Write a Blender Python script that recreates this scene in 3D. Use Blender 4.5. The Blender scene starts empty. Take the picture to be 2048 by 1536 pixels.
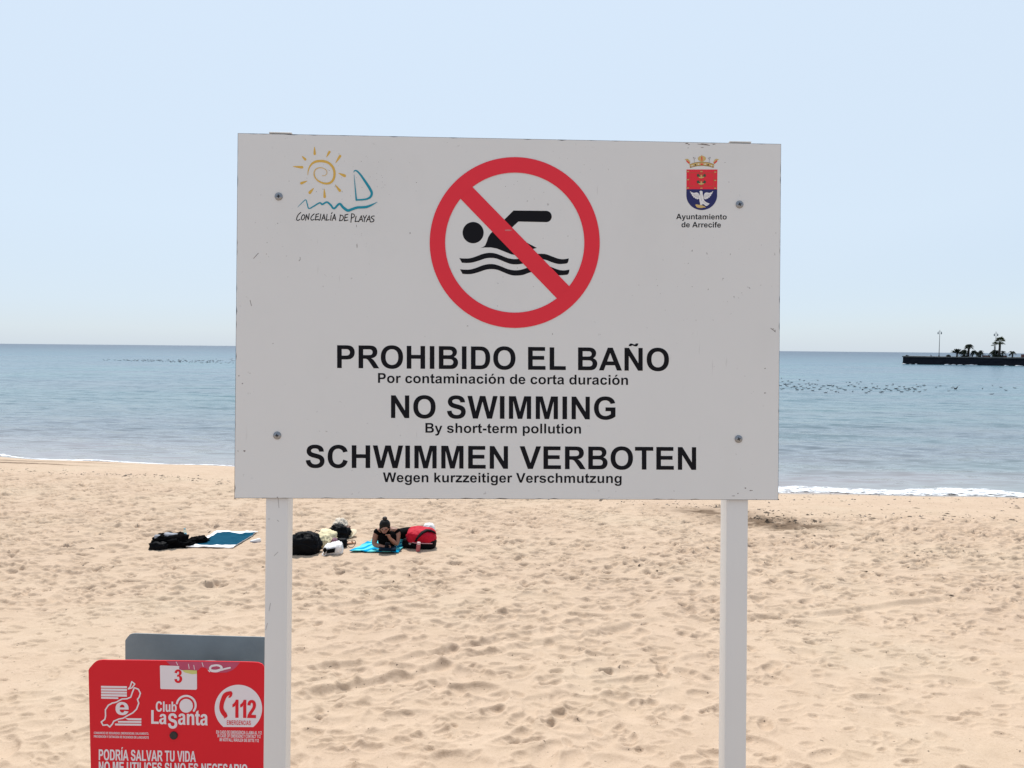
import bpy, bmesh, math, random
import numpy as np
from mathutils import Vector, Matrix
from mathutils.geometry import delaunay_2d_cdt

rnd = random.Random(7)
scn = bpy.context.scene
R_ = math.radians

# ---------------------------------------------------------------- camera, sky, sun, exposure
FPX = 1600.0                                   # focal length in photo pixels (2048 wide)
PITCH = math.atan(71 / FPX); ROLL = 0.0095
EYE = Vector((0, 0, 3.4))
_F = Vector((0, math.cos(PITCH), -math.sin(PITCH)))
_r0 = Vector((1, 0, 0)); _u0 = Vector((0, math.sin(PITCH), math.cos(PITCH)))
CR = _r0 * math.cos(ROLL) + _u0 * math.sin(ROLL)
CU = _u0 * math.cos(ROLL) - _r0 * math.sin(ROLL)
cam_d = bpy.data.cameras.new("camera")
cam = bpy.data.objects.new("camera", cam_d)
scn.collection.objects.link(cam)
cam_d.sensor_width = 36; cam_d.sensor_fit = 'HORIZONTAL'
cam_d.lens = 36 * FPX / 2048
cam_d.clip_start = 0.05; cam_d.clip_end = 90000
m4 = Matrix.Identity(4)
for i in range(3):
    m4[i][0] = CR[i]; m4[i][1] = CU[i]; m4[i][2] = -_F[i]; m4[i][3] = EYE[i]
cam.matrix_world = m4
scn.camera = cam

SUN_EL, SUN_AZ = 60.0, -14.0                   # azimuth from +Y, positive towards +X
world = bpy.data.worlds.new("World"); scn.world = world
world.use_nodes = True
wn = world.node_tree; wn.nodes.clear()
sky = wn.nodes.new("ShaderNodeTexSky"); sky.sky_type = 'NISHITA'
sky.sun_disc = False; sky.sun_elevation = R_(SUN_EL); sky.sun_rotation = R_(SUN_AZ)
sky.altitude = 2000; sky.air_density = 1.0; sky.dust_density = 1.2; sky.ozone_density = 1.0
bg = wn.nodes.new("ShaderNodeBackground"); bg.inputs[1].default_value = 0.10
wo = wn.nodes.new("ShaderNodeOutputWorld")
# thin bright veil of sea haze, whitest on the sunward side of the sky
wtc = wn.nodes.new("ShaderNodeTexCoord"); wdot = wn.nodes.new("ShaderNodeVectorMath"); wdot.operation = 'DOT_PRODUCT'
wdot.inputs[1].default_value = (math.sin(R_(SUN_AZ)) * math.cos(R_(SUN_EL)), math.cos(R_(SUN_AZ)) * math.cos(R_(SUN_EL)), math.sin(R_(SUN_EL)))
wmr = wn.nodes.new("ShaderNodeMapRange"); wmr.inputs[1].default_value = -.25; wmr.inputs[2].default_value = .50; wmr.inputs[3].default_value = .10; wmr.inputs[4].default_value = .85
wmx = wn.nodes.new("ShaderNodeMix"); wmx.data_type = 'RGBA'; 
wsep = wn.nodes.new("ShaderNodeSeparateXYZ"); wn.links.new(wtc.outputs['Generated'], wsep.inputs[0])
wrp = wn.nodes.new("ShaderNodeValToRGB"); _e = wrp.color_ramp.elements; _e.new(.5); _e.new(.5)
for _k, (_p, _c) in enumerate(((0.0, (.545, .610, .672)), (.05, (.578, .665, .755)), (.15, (.620, .720, .818)), (.40, (.640, .748, .862)))):
    _e[_k].position = _p; _e[_k].color = (*_c, 1)
wn.links.new(wsep.outputs[2], wrp.inputs[0])
wsc = wn.nodes.new("ShaderNodeVectorMath"); wsc.operation = 'SCALE'; wsc.inputs[3].default_value = 10.0
wn.links.new(wrp.outputs[0], wsc.inputs[0]); wn.links.new(wsc.outputs[0], wmx.inputs[7])
whz = wn.nodes.new("ShaderNodeMapRange"); whz.inputs[1].default_value = 0.0; whz.inputs[2].default_value = .16; whz.inputs[3].default_value = .97; whz.inputs[4].default_value = 0.0
wn.links.new(wsep.outputs[2], whz.inputs[0])
wmax = wn.nodes.new("ShaderNodeMath"); wmax.operation = 'MAXIMUM'
wn.links.new(wtc.outputs['Generated'], wdot.inputs[0]); wn.links.new(wdot.outputs['Value'], wmr.inputs[0]); wn.links.new(wmr.outputs[0], wmax.inputs[0])
wn.links.new(whz.outputs[0], wmax.inputs[1]); wn.links.new(wmax.outputs[0], wmx.inputs[0])
wn.links.new(sky.outputs[0], wmx.inputs[6])
wn.links.new(wmx.outputs[2], bg.inputs[0]); wn.links.new(bg.outputs[0], wo.inputs[0])

sun_d = bpy.data.lights.new("sun", 'SUN'); sun_d.energy = 3.7; sun_d.angle = R_(0.53)
sun_d.color = (1.0, 0.96, 0.91)
sun = bpy.data.objects.new("sun", sun_d); scn.collection.objects.link(sun)
sdir = Vector((math.sin(R_(SUN_AZ)) * math.cos(R_(SUN_EL)), math.cos(R_(SUN_AZ)) * math.cos(R_(SUN_EL)), math.sin(R_(SUN_EL))))
sun.rotation_euler = sdir.to_track_quat('Z', 'Y').to_euler()
sun.location = sdir * 60
scn.view_settings.view_transform = 'Standard'; scn.view_settings.look = 'None'
scn.view_settings.exposure = 0.25; scn.view_settings.gamma = 1.0
scn.view_settings.use_curve_mapping = False

# ---------------------------------------------------------------- helpers
def ray(px, py):
    return (_F + CR * ((px - 1024) / FPX) - CU * ((py - 768) / FPX))
def on_plane(px, py, o, n):
    d = ray(px, py); return EYE + d * ((o - EYE).dot(n) / d.dot(n))
def G(px, py, z=0.0):
    return on_plane(px, py, Vector((0, 0, z)), Vector((0, 0, 1)))
def at_y(px, py, y):
    return on_plane(px, py, Vector((0, y, 0)), Vector((0, 1, 0)))

WL = {}
def place(o, parent, w):
    w = Vector(w); WL[o.name] = w
    if parent:
        o.parent = parent; o.location = w - WL[parent.name]
    else:
        o.location = w
def thing(name, w, label, cat, group=None):
    o = bpy.data.objects.new(name, None); scn.collection.objects.link(o)
    o.empty_display_size = 0.2
    place(o, None, w); tag(o, label, cat, group); return o
def tag(o, label=None, cat=None, group=None, kind=None):
    if label: o['label'] = label
    if cat: o['category'] = cat
    if group: o['group'] = group
    if kind: o['kind'] = kind
    return o

class MB:
    def __init__(s): s.v = []; s.f = []; s.m = []; s.sm = []
    def add(s, vs, fs, mi=0, smooth=False):
        b = len(s.v); s.v += [Vector(v) for v in vs]
        for f in fs:
            s.f.append([b + i for i in f]); s.m.append(mi); s.sm.append(smooth)
        return s
    def box(s, c, size, ax=None, mi=0, bev=0.0):
        c = Vector(c); X, Y, Z = ax or (Vector((1, 0, 0)), Vector((0, 1, 0)), Vector((0, 0, 1)))
        if bev <= 0:
            vs = [c + X * (sx * size[0] / 2) + Y * (sy * size[1] / 2) + Z * (sz * size[2] / 2) for sz in (-1, 1) for sy in (-1, 1) for sx in (-1, 1)]
            return s.add(vs, [(0, 2, 3, 1), (4, 5, 7, 6), (0, 1, 5, 4), (2, 6, 7, 3), (0, 4, 6, 2), (1, 3, 7, 5)], mi)
        bm = bmesh.new(); bmesh.ops.create_cube(bm, size=1)
        for v in bm.verts: v.co = Vector((v.co.x * size[0], v.co.y * size[1], v.co.z * size[2]))
        bmesh.ops.bevel(bm, geom=bm.edges[:], offset=bev, segments=3, affect='EDGES', profile=0.5)
        bm.verts.index_update()
        vs = [c + X * v.co.x + Y * v.co.y + Z * v.co.z for v in bm.verts]
        fs = [[v.index for v in f.verts] for f in bm.faces]
        bm.free(); return s.add(vs, fs, mi, True)
    def tube(s, pts, rad, n=10, mi=0, cap=True, flat=1.0):
        pts = [Vector(p) for p in pts]
        if not hasattr(rad, '__len__'): rad = [rad] * len(pts)
        vs = []; up = Vector((0, 0, 1))
        for i, p in enumerate(pts):
            t = (pts[min(i + 1, len(pts) - 1)] - pts[max(i - 1, 0)]).normalized()
            a = t.cross(up if abs(t.z) < .95 else Vector((0, 1, 0))).normalized(); b = t.cross(a).normalized()
            for k in range(n):
                w = 2 * math.pi * k / n
                vs.append(p + a * (rad[i] * math.cos(w)) + b * (rad[i] * flat * math.sin(w)))
        fs = [(i * n + k, i * n + (k + 1) % n, (i + 1) * n + (k + 1) % n, (i + 1) * n + k) for i in range(len(pts) - 1) for k in range(n)]
        if cap: fs += [tuple(range(n - 1, -1, -1)), tuple(range((len(pts) - 1) * n, len(pts) * n))]
        return s.add(vs, fs, mi, True)
    def lathe(s, o, prof, n=16, mi=0, ax=None):
        o = Vector(o); X, Y, Z = ax or (Vector((1, 0, 0)), Vector((0, 1, 0)), Vector((0, 0, 1)))
        vs = [o + Z * z + X * (r * math.cos(2 * math.pi * k / n)) + Y * (r * math.sin(2 * math.pi * k / n)) for r, z in prof for k in range(n)]
        fs = [(i * n + k, i * n + (k + 1) % n, (i + 1) * n + (k + 1) % n, (i + 1) * n + k) for i in range(len(prof) - 1) for k in range(n)]
        fs += [tuple(range(n - 1, -1, -1)), tuple(range((len(prof) - 1) * n, len(prof) * n))]
        return s.add(vs, fs, mi, True)
    def blob(s, c, r, e=(1, 1), amp=0.0, freq=6.0, seed=0, rot=0.0, tilt=0.0, mi=0, n=22, flat=None, lean=0.0):
        """superellipsoid with crumpled surface; flat = lowest local z"""
        c = Vector(c); vs = []; nu, nv = n * 2, n
        sp = lambda a, p: math.copysign(abs(a) ** p, a)
        M = Matrix.Rotation(rot, 3, 'Z') @ Matrix.Rotation(tilt, 3, 'Y') @ Matrix.Rotation(lean, 3, 'X')
        for j in range(nv + 1):
            la = -math.pi / 2 + math.pi * j / nv
            for i in range(nu):
                lo = 2 * math.pi * i / nu
                d = Vector((sp(math.cos(la), e[0]) * sp(math.cos(lo), e[1]), sp(math.cos(la), e[0]) * sp(math.sin(lo), e[1]), sp(math.sin(la), e[0])))
                k = 1 + (amp * crumple(d * freq * .5, seed) if amp else 0)
                p = M @ Vector((d.x * r[0] * k, d.y * r[1] * k, d.z * r[2] * k))
                if flat is not None and p.z < flat: p.z = flat - (flat - p.z) * .08
                vs.append(c + p)
        fs = [(j * nu + i, j * nu + (i + 1) % nu, (j + 1) * nu + (i + 1) % nu, (j + 1) * nu + i) for j in range(nv) for i in range(nu)]
        return s.add(vs, fs, mi, True)
    def build(s, name, mats, parent=None, origin=None, label=None):
        if not isinstance(mats, (list, tuple)): mats = [mats]
        if origin is None:
            origin = WL[parent.name] if parent else Vector((sum(v.x for v in s.v), sum(v.y for v in s.v), sum(v.z for v in s.v))) / len(s.v)
        origin = Vector(origin)
        me = bpy.data.meshes.new(name)
        me.from_pydata([tuple(v - origin) for v in s.v], [], s.f)
        for mt in mats: me.materials.append(mt)
        me.polygons.foreach_set('material_index', s.m); me.polygons.foreach_set('use_smooth', s.sm)
        me.update()
        o = bpy.data.objects.new(name, me); scn.collection.objects.link(o)
        place(o, parent, origin)
        if label: o['label'] = label
        return o

from mathutils import noise as mn
def crumple(d, seed):
    q = d + Vector((seed * 3.1, seed * 1.7, seed * .9))
    return mn.noise(q) * .6 + (0.5 - abs(mn.noise(q * 2.1))) * .5 + mn.noise(q * 4.3) * .18

# ---------------------------------------------------------------- materials
def mat(name, col, rough=0.6, metal=0.0, spec=0.5, var=0.0, vscale=8.0, bump=0.0, bscale=60.0, col2=None, coat=0.0):
    m = bpy.data.materials.new(name); m.use_nodes = True
    nt = m.node_tree; b = nt.nodes["Principled BSDF"]
    b.inputs['Roughness'].default_value = rough; b.inputs['Metallic'].default_value = metal
    b.inputs['Specular IOR Level'].default_value = spec; b.inputs['Coat Weight'].default_value = coat
    c = (*col, 1)
    tc = nt.nodes.new("ShaderNodeTexCoord")
    no = nt.nodes.new("ShaderNodeTexNoise"); no.inputs['Scale'].default_value = vscale; no.inputs['Detail'].default_value = 5
    nt.links.new(tc.outputs['Object'], no.inputs['Vector'])
    mx = nt.nodes.new("ShaderNodeMix"); mx.data_type = 'RGBA'
    v = max(var, .03)
    c2 = (*col2, 1) if col2 else (*[x * (1 - v) for x in col], 1)
    mx.inputs[6].default_value = c if col2 else (*[min(1, x * (1 + v)) for x in col], 1); mx.inputs[7].default_value = c2
    nt.links.new(no.outputs[0], mx.inputs[0]); nt.links.new(mx.outputs[2], b.inputs['Base Color'])
    if bump:
        n2 = nt.nodes.new("ShaderNodeTexNoise"); n2.inputs['Scale'].default_value = bscale; n2.inputs['Detail'].default_value = 4
        nt.links.new(tc.outputs['Object'], n2.inputs['Vector'])
        bp = nt.nodes.new("ShaderNodeBump"); bp.inputs['Strength'].default_value = bump; bp.inputs['Distance'].default_value = .02
        nt.links.new(n2.outputs[0], bp.inputs['Height']); nt.links.new(bp.outputs[0], b.inputs['Normal'])
    return m

def board_paint():
    """satin white panel with weathered dirt flecks and faint run-off stains"""
    m = mat("board_white", (.735, .735, .728), .45, var=.02, vscale=3)
    nt = m.node_tree; b = nt.nodes["Principled BSDF"]; tc = nt.nodes["Texture Coordinate"]
    base = b.inputs['Base Color'].links[0].from_socket
    def ramp(fac, p0, p1):
        r = nt.nodes.new("ShaderNodeMapRange"); r.inputs[1].default_value = p0; r.inputs[2].default_value = p1
        nt.links.new(fac, r.inputs[0]); return r.outputs[0]
    def mul(a, c, k=None):
        q = nt.nodes.new("ShaderNodeMath"); q.operation = 'MULTIPLY'; nt.links.new(a, q.inputs[0])
        if k is not None: q.inputs[1].default_value = k
        else: nt.links.new(c, q.inputs[1])
        return q.outputs[0]
    def noise(scale, stretch=(1, 1, 1), det=3):
        mp = nt.nodes.new("ShaderNodeMapping"); mp.inputs['Scale'].default_value = stretch
        nt.links.new(tc.outputs['Object'], mp.inputs[0])
        n = nt.nodes.new("ShaderNodeTexNoise"); n.inputs['Scale'].default_value = scale; n.inputs['Detail'].default_value = det
        nt.links.new(mp.outputs[0], n.inputs['Vector']); return n.outputs[0]
    fleck = mul(ramp(noise(95, (1, 1, 1), 2), .705, .76), ramp(noise(4.5), .48, .66))
    streak = mul(ramp(noise(26, (3.2, 3.2, .35)), .70, .80), ramp(noise(5), .5, .7))
    smear = mul(ramp(noise(7, (1, 1, .6), 6), .55, .8), None, .10)
    cur = base
    for fac, col, k in ((smear, (.50, .50, .47, 1), 1), (fleck, (.16, .13, .12, 1), .62), (streak, (.30, .28, .26, 1), .4)):
        mx = nt.nodes.new("ShaderNodeMix"); mx.data_type = 'RGBA'
        nt.links.new(mul(fac, None, k), mx.inputs[0]); nt.links.new(cur, mx.inputs[6]); mx.inputs[7].default_value = col
        cur = mx.outputs[2]
    nt.links.new(cur, b.inputs['Base Color'])
    return m

M_board = board_paint()
M_edge = mat("board_core", (.10, .10, .11), .7, var=.3, vscale=40)
M_post = mat("post_white", (.735, .73, .72), .36, var=.03, vscale=5)
M_cap = mat("cap_cream", (.78, .74, .68), .5)
M_black = mat("print_black", (.009, .009, .012), .6, spec=.10)
M_red = mat("print_red", (.78, .030, .052), .55, spec=.3, var=.03)
M_yel = mat("print_ochre", (.70, .43, .07), .5)
M_teal = mat("print_teal", (.0, .27, .38), .5)
M_blue = mat("print_navy", (.025, .03, .13), .55, spec=.25)
M_gold = mat("print_gold", (.62, .44, .16), .5)
M_goldd = mat("print_dark_gold", (.30, .17, .05), .5)
M_green = mat("print_green", (.012, .08, .035), .5)
M_white = mat("print_white", (.80, .79, .79), .45)
M_greyp = mat("print_grey", (.36, .35, .36), .5)
M_screw = mat("screw_steel", (.30, .31, .33), .38, metal=.85, var=.15, vscale=200)
M_slot = mat("screw_recess", (.01, .01, .012), .8)
M_pred = mat("panel_red", (.72, .012, .026), .5, spec=.25, var=.05, vscale=3)
M_ppink = mat("panel_faded_pink", (.50, .06, .14), .5, var=.15, vscale=30)
M_pyel = mat("sticker_yellow", (.62, .62, .20), .5)
M_pwhite = mat("panel_white", (.80, .74, .78), .45)
M_galv = mat("galvanised", (.245, .275, .295), .6, metal=.1, var=.28, vscale=9, bump=.05, bscale=90)
M_hole = mat("bolt_dark", (.02, .017, .018), .55, var=.2)

# ---------------------------------------------------------------- shoreline and beach shape
SEA = -0.6
_SX = np.array([-400, -120, -60, -18, -9.07, 0, 7.6, 14, 60, 160, 400.])
_SY = np.array([70, 44, 36, 28.2, 26.1, 24.2, 22.6, 21.8, 15, 8, 2.])
def shore_y(x):
    x = np.asarray(x, float)
    return np.interp(x, _SX, _SY) + .18 * np.sin(x * .55 + .7) + .10 * np.sin(x * 1.37 + 2)
def sst(a, b, x):
    t = np.clip((x - a) / (b - a), 0, 1); return t * t * (3 - 2 * t)
def shore_d(x, y): return (shore_y(x) - y) * .97
def base_h(x, y):
    d = shore_d(x, y)
    z = np.where(d > 0, SEA + .6 * (1 - np.exp(-np.maximum(d, 0) / 3.2)), np.maximum(SEA + .17 * d, -5))
    return z + 1.7 * (1 - sst(2.7, 5.6, y))
_tab = np.random.RandomState(3).rand(256, 256)
def vnoise(x, y):
    xi = np.floor(x).astype(int); yi = np.floor(y).astype(int); fx = x - xi; fy = y - yi
    fx = fx * fx * fx * (fx * (fx * 6 - 15) + 10); fy = fy * fy * fy * (fy * (fy * 6 - 15) + 10)
    g = lambda a, b: _tab[a & 255, b & 255]
    return (g(xi, yi) * (1 - fx) + g(xi + 1, yi) * fx) * (1 - fy) + (g(xi, yi + 1) * (1 - fx) + g(xi + 1, yi + 1) * fx) * fy - .5

def grid_object(name, X, Y, Z, mats, attrs=None, smooth=True):
    nr, nc = X.shape
    co = np.stack([X, Y, Z], -1).reshape(-1, 3).astype(np.float32)
    idx = np.arange(nr * nc, dtype=np.int32).reshape(nr, nc)
    q = np.stack([idx[:-1, :-1], idx[:-1, 1:], idx[1:, 1:], idx[1:, :-1]], -1).reshape(-1, 4)
    me = bpy.data.meshes.new(name)
    me.vertices.add(len(co)); me.vertices.foreach_set('co', co.ravel())
    me.loops.add(q.size); me.loops.foreach_set('vertex_index', q.ravel())
    me.polygons.add(len(q)); me.polygons.foreach_set('loop_start', np.arange(0, q.size, 4, dtype=np.int32))
    me.polygons.foreach_set('use_smooth', np.full(len(q), smooth))
    for k, a in (attrs or {}).items():
        at = me.attributes.new(k, 'FLOAT', 'POINT'); at.data.foreach_set('value', a.ravel().astype(np.float32))
    me.update(calc_edges=True); me.validate()
    for mt in mats: me.materials.append(mt)
    o = bpy.data.objects.new(name, me); scn.collection.objects.link(o); WL[o.name] = Vector((0, 0, 0)); return o

# ---------------------------------------------------------------- node shorthands
class NT:
    def __init__(s, name):
        s.m = bpy.data.materials.new(name); s.m.use_nodes = True; s.t = s.m.node_tree
        s.b = s.t.nodes["Principled BSDF"]; s.out = s.t.nodes["Material Output"]
        s.geo = s.t.nodes.new("ShaderNodeNewGeometry")
    def lk(s, a, b):
        s.t.links.new(a, b)
    def pos(s, scale=(1, 1, 1), rot=0.0):
        mp = s.t.nodes.new("ShaderNodeMapping"); mp.inputs['Scale'].default_value = scale; mp.inputs['Rotation'].default_value = (0, 0, rot)
        s.lk(s.geo.outputs['Position'], mp.inputs[0]); return mp.outputs[0]
    def noise(s, vec, scale, det=4, rough=.5, color=False):
        n = s.t.nodes.new("ShaderNodeTexNoise"); n.inputs['Scale'].default_value = scale; n.inputs['Detail'].default_value = det
        n.inputs['Roughness'].default_value = rough
        s.lk(vec, n.inputs['Vector']); return n.outputs[1 if color else 0]
    def attr(s, name):
        a = s.t.nodes.new("ShaderNodeAttribute"); a.attribute_name = name; return a.outputs['Fac']
    def mr(s, f, a, b, c=0.0, d=1.0):
        r = s.t.nodes.new("ShaderNodeMapRange"); r.inputs[1].default_value = a; r.inputs[2].default_value = b
        r.inputs[3].default_value = c; r.inputs[4].default_value = d; s.lk(f, r.inputs[0]); return r.outputs[0]
    def math(s, op, a, b):
        q = s.t.nodes.new("ShaderNodeMath"); q.operation = op
        for i, v in enumerate((a, b)):
            if isinstance(v, (int, float)): q.inputs[i].default_value = v
            else: s.lk(v, q.inputs[i])
        return q.outputs[0]
    def mix(s, f, a, b, mode='MIX'):
        x = s.t.nodes.new("ShaderNodeMix"); x.data_type = 'RGBA'; x.blend_type = mode
        for i, v in ((0, f), (6, a), (7, b)):
            if isinstance(v, tuple): x.inputs[i].default_value = (*v, 1)
            elif isinstance(v, (int, float)): x.inputs[i].default_value = v
            else: s.lk(v, x.inputs[i])
        return x.outputs[2]
    def ramp(s, f, stops):
        r = s.t.nodes.new("ShaderNodeValToRGB"); e = r.color_ramp.elements
        while len(e) < len(stops): e.new(.5)
        for k, (p, c) in enumerate(stops): e[k].position = p; e[k].color = (*c, 1)
        s.lk(f, r.inputs[0]); return r.outputs[0]

# ---------------------------------------------------------------- sand: one sheet, finely modelled in the visible part
def axis_u():
    a = np.linspace(-.82, .82, 1040); o = .82 * np.exp(np.linspace(0, math.log(14), 46))[1:]
    return np.concatenate([-o[::-1], a, o])
def axis_y():
    near = np.concatenate([[-140, -90, -50, -25, -12, -5, -1, 1, 2, 2.5], np.arange(2.8, 5.1, .12)])
    mid = 5.2 * np.exp(np.arange(0, math.log(31 / 5.2), .0019))
    return np.concatenate([near, mid, [32, 34, 37, 41, 46, 55, 70]])
UU = axis_u(); YY = axis_y()
W_ = np.maximum(YY + 1.0, 5.0)
SXg = UU[None, :] * W_[:, None]; SYg = np.repeat(YY[:, None], len(UU), 1)
SZg = base_h(SXg, SYg)
Dg = shore_d(SXg, SYg)
act = .12 * sst(.8, 3, Dg) + .88 * sst(4.3, 6.6, Dg)
H = np.zeros_like(SZg)
wx = SXg + .25 * vnoise(SXg * 2.1 + 5, SYg * 2.1); wy = SYg + .25 * vnoise(SXg * 2.1 + 50, SYg * 2.1 + 9)
H += .045 * vnoise(wx * .45, wy * .5) + .018 * vnoise(wx * 1.3 + 20, wy * 1.6 + 3) + .014 * (.5 - np.abs(2 * vnoise(wx * 2.4 + 7, wy * 3.1 + 31)))
H += .012 * vnoise(wx * 6.5, wy * 7.5 + 3)
CLEAR = []                                     # patches where things lie: kept flatter
def dent(cx, cy, r, asp, ang, dep, rim=.36, keep=.8, tilt_=.55):
    R = r * 2.3
    i0, i1 = np.searchsorted(YY, [cy - R * 1.3, cy + R * 1.3])
    if i1 <= i0: return
    w = W_[i0:i1]
    j0 = np.searchsorted(UU, (cx - R * 1.4) / w.min() if cx - R * 1.4 < 0 else (cx - R * 1.4) / w.max())
    j1 = np.searchsorted(UU, (cx + R * 1.4) / w.min() if cx + R * 1.4 > 0 else (cx + R * 1.4) / w.max())
    if j1 <= j0: return
    dx = SXg[i0:i1, j0:j1] - cx; dy = SYg[i0:i1, j0:j1] - cy
    c, s_ = math.cos(ang), math.sin(ang)
    q = np.sqrt(((dx * c + dy * s_) / (r * asp)) ** 2 + ((-dx * s_ + dy * c) / r) ** 2)
    xi = np.clip((dx * c + dy * s_) / (r * asp), -1.2, 1.2) * tilt_
    w = 1 - sst(.70, 1.08, q); sub_ = H[i0:i1, j0:j1]
    if keep > 0:                               # a fresh print wipes out what lay there before
        w8 = w.sum(); m_ = (sub_ * w).sum() / w8 if w8 > 1e-6 else 0
        sub_ += w * keep * (m_ * .6 - sub_)
    H[i0:i1, j0:j1] = sub_ - dep * np.clip(1 - q * q, 0, 1) * (1 + xi) * 1.25 + dep * rim * np.exp(-((q - 1.12) / .24) ** 2) * (1 - .7 * xi)
rs = np.random.RandomState(11)
for k in range(6500):
    cy = 4.8 + 20.5 * rs.rand() ** .8; cx = (rs.rand() * 2 - 1) * .86 * (cy + 1)
    if vnoise(np.array([cx * .33 + 9]), np.array([cy * .33]))[0] < -.28 * rs.rand(): continue
    if cy < 7.6 and cx > 2.2 and rs.rand() < .6: continue
    r = .065 + .095 * rs.rand() ** 1.7
    dent(cx, cy, r, 1.2 + 1.1 * rs.rand(), rs.normal(0, .55) if rs.rand() < .5 else rs.rand() * 3.14, (.010 + .020 * rs.rand()) * (.85 if cy < 7 else 1.0))
for k in range(15000):                          # small scuffs
    cy = 4.8 + 20.5 * rs.rand() ** (.55 if k > 2500 else 1); cx = (rs.rand() * 2 - 1) * .86 * (cy + 1)
    dent(cx, cy, (.03 + .03 * rs.rand()) * (1 if cy < 10 else 1.4), 1 + 1.6 * rs.rand(), rs.normal(0, .5), .006 + .012 * rs.rand() + (.006 + .016 * rs.rand()) * float(sst(8.5, 13, cy)), .5, 0)
def trail(p, q, w, dep, seed):                 # dragged furrow with broken rims
    a = G(*p); b = G(*q); t = (b - a).normalized(); L = (b - a).length
    s_ = (SXg - a.x) * t.x + (SYg - a.y) * t.y; n_ = -(SXg - a.x) * t.y + (SYg - a.y) * t.x
    n_ = n_ + .22 * vnoise(s_ * .9 + seed, s_ * 0 + seed)
    k = sst(-.3, .4, s_) * (1 - sst(L - .4, L + .3, s_)) * (.55 + .9 * (vnoise(s_ * 2.3, s_ * 0 + seed) + .5))
    H[...] += k * dep * (-np.exp(-(n_ / w) ** 2) + .7 * np.exp(-((n_ - 1.7 * w) / (.7 * w)) ** 2))
trail((585, 1395), (1330, 1243), .065, .030, 3)
trail((590, 1345), (1080, 1268), .06, .026, 8)
trail((1500, 1240), (1900, 1195), .07, .03, 5)
H *= act
FLAT = [(G(345, 1092), .75), (G(440, 1082), 1.0), (G(610, 1105), .6), (G(660, 1090), .7), (G(760, 1100), .75), (G(838, 1092), .7), (G(690, 1070), .6)]
for c_, r_ in FLAT:
    q = ((SXg - c_.x) ** 2 + (SYg - c_.y) ** 2) / r_ ** 2
    H *= 1 - .8 * np.exp(-q * q)
H *= sst(2.5, 5.0, SYg) * .9 + .1
SZg = SZg + H
SZg += sst(.2, 1.5, Dg) * (1 - sst(2, 6, Dg)) * .012 * vnoise(SXg * 3, SYg * 4)
wet = 1 - sst(-.1, 1.0, Dg - .5 * sst(3, 7, SXg) + .5 * vnoise(SXg * .35, SYg * .9 + 4) + .25 * vnoise(SXg * 1.7, SYg * 2))
dark = np.zeros_like(H)
for (px, py, rx, ry, k_) in ((1430, 1014, .75, .45, .75), (1530, 1039, .85, .38, 1.0), (1600, 1046, .6, .26, .7), (1500, 1028, .8, .3, .5)):
    c_ = G(px, py)
    q = ((SXg - c_.x) / rx) ** 2 + ((SYg - c_.y) / ry) ** 2
    dark += k_ * np.exp(-q) * (.75 + 1.0 * vnoise(SXg * 3.3, SYg * 5.1))
# two low damp bars beside the water at the far left
for (px, py, rx, ry, k_) in ((40, 933, 1.9, .16, .8), (175, 926, 1.5, .14, .45), (5, 922, 2.2, .2, .5)):
    c_ = G(px, py, SEA + .25); q = ((SXg - c_.x) / rx) ** 2 + ((SYg - c_.y - .22 * (c_.x - SXg)) / ry) ** 2
    dark += k_ * np.exp(-q)
SZg += np.clip(dark, 0, 1) * .05 * vnoise(SXg * 5, SYg * 6)

n = NT("sand")
P = n.pos()
big = n.noise(P, .35, 3); mid_ = n.noise(P, 2.6, 5, .6); fine = n.noise(P, 34, 4, .65); grain = n.noise(P, 150, 2)
col = n.ramp(big, [(.30, (.490, .365, .268)), (.52, (.512, .387, .283)), (.72, (.505, .397, .292))])
col = n.mix(n.mr(mid_, .38, .72, 0, .38), col, (.40, .290, .195))
col = n.mix(n.mr(fine, .52, .74, 0, .34), col, (.33, .235, .155))
col = n.mix(n.mr(grain, .60, .74, 0, .50), col, (.22, .155, .105))
col = n.mix(n.mr(grain, .40, .26, 0, .30), col, (.68, .56, .43))
col = n.mix(n.mr(n.noise(P, 21, 2), .715, .745, 0, .75), col, (.07, .05, .04))
clod = n.math('MULTIPLY', n.mr(n.noise(P, 6.5, 6, .72), .55, .70, 0, 1), n.mr(n.noise(P, .8, 3), .38, .62, .35, 1))
col = n.mix(n.math('MULTIPLY', clod, .60), col, (.27, .185, .125))
wetA = n.attr("wet"); darkA = n.attr("dark")
col = n.mix(n.math('MULTIPLY', wetA, .62), col, (.25, .195, .155))
col = n.mix(n.math('MINIMUM', n.math('MULTIPLY', darkA, 1.5), .88), col, (.135, .088, .055))
n.lk(col, n.b.inputs['Base Color'])
n.lk(n.mr(wetA, 0, 1, .95, .22), n.b.inputs['Roughness'])
n.lk(n.mr(wetA, 0, 1, .2, .5), n.b.inputs['Specular IOR Level'])
bp = n.t.nodes.new("ShaderNodeBump"); bp.inputs['Strength'].default_value = .55; bp.inputs['Distance'].default_value = .012
n.lk(n.math('ADD', n.math('MULTIPLY', fine, .8), n.math('MULTIPLY', n.noise(P, 75, 3), .5)), bp.inputs['Height'])
n.lk(bp.outputs[0], n.b.inputs['Normal'])
sand = grid_object("sand", SXg, SYg, SZg, [n.m], {"wet": wet, "dark": np.clip(dark, 0, 1)})
tag(sand, "pale trampled beach sand full of footprints", "sand", kind='structure')
def sand_z(x, y):
    i = int(np.clip(np.searchsorted(YY, y), 1, len(YY) - 1)); j = int(np.clip(np.searchsorted(UU, x / W_[i]), 0, len(UU) - 1))
    return float(SZg[i, j])
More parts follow.
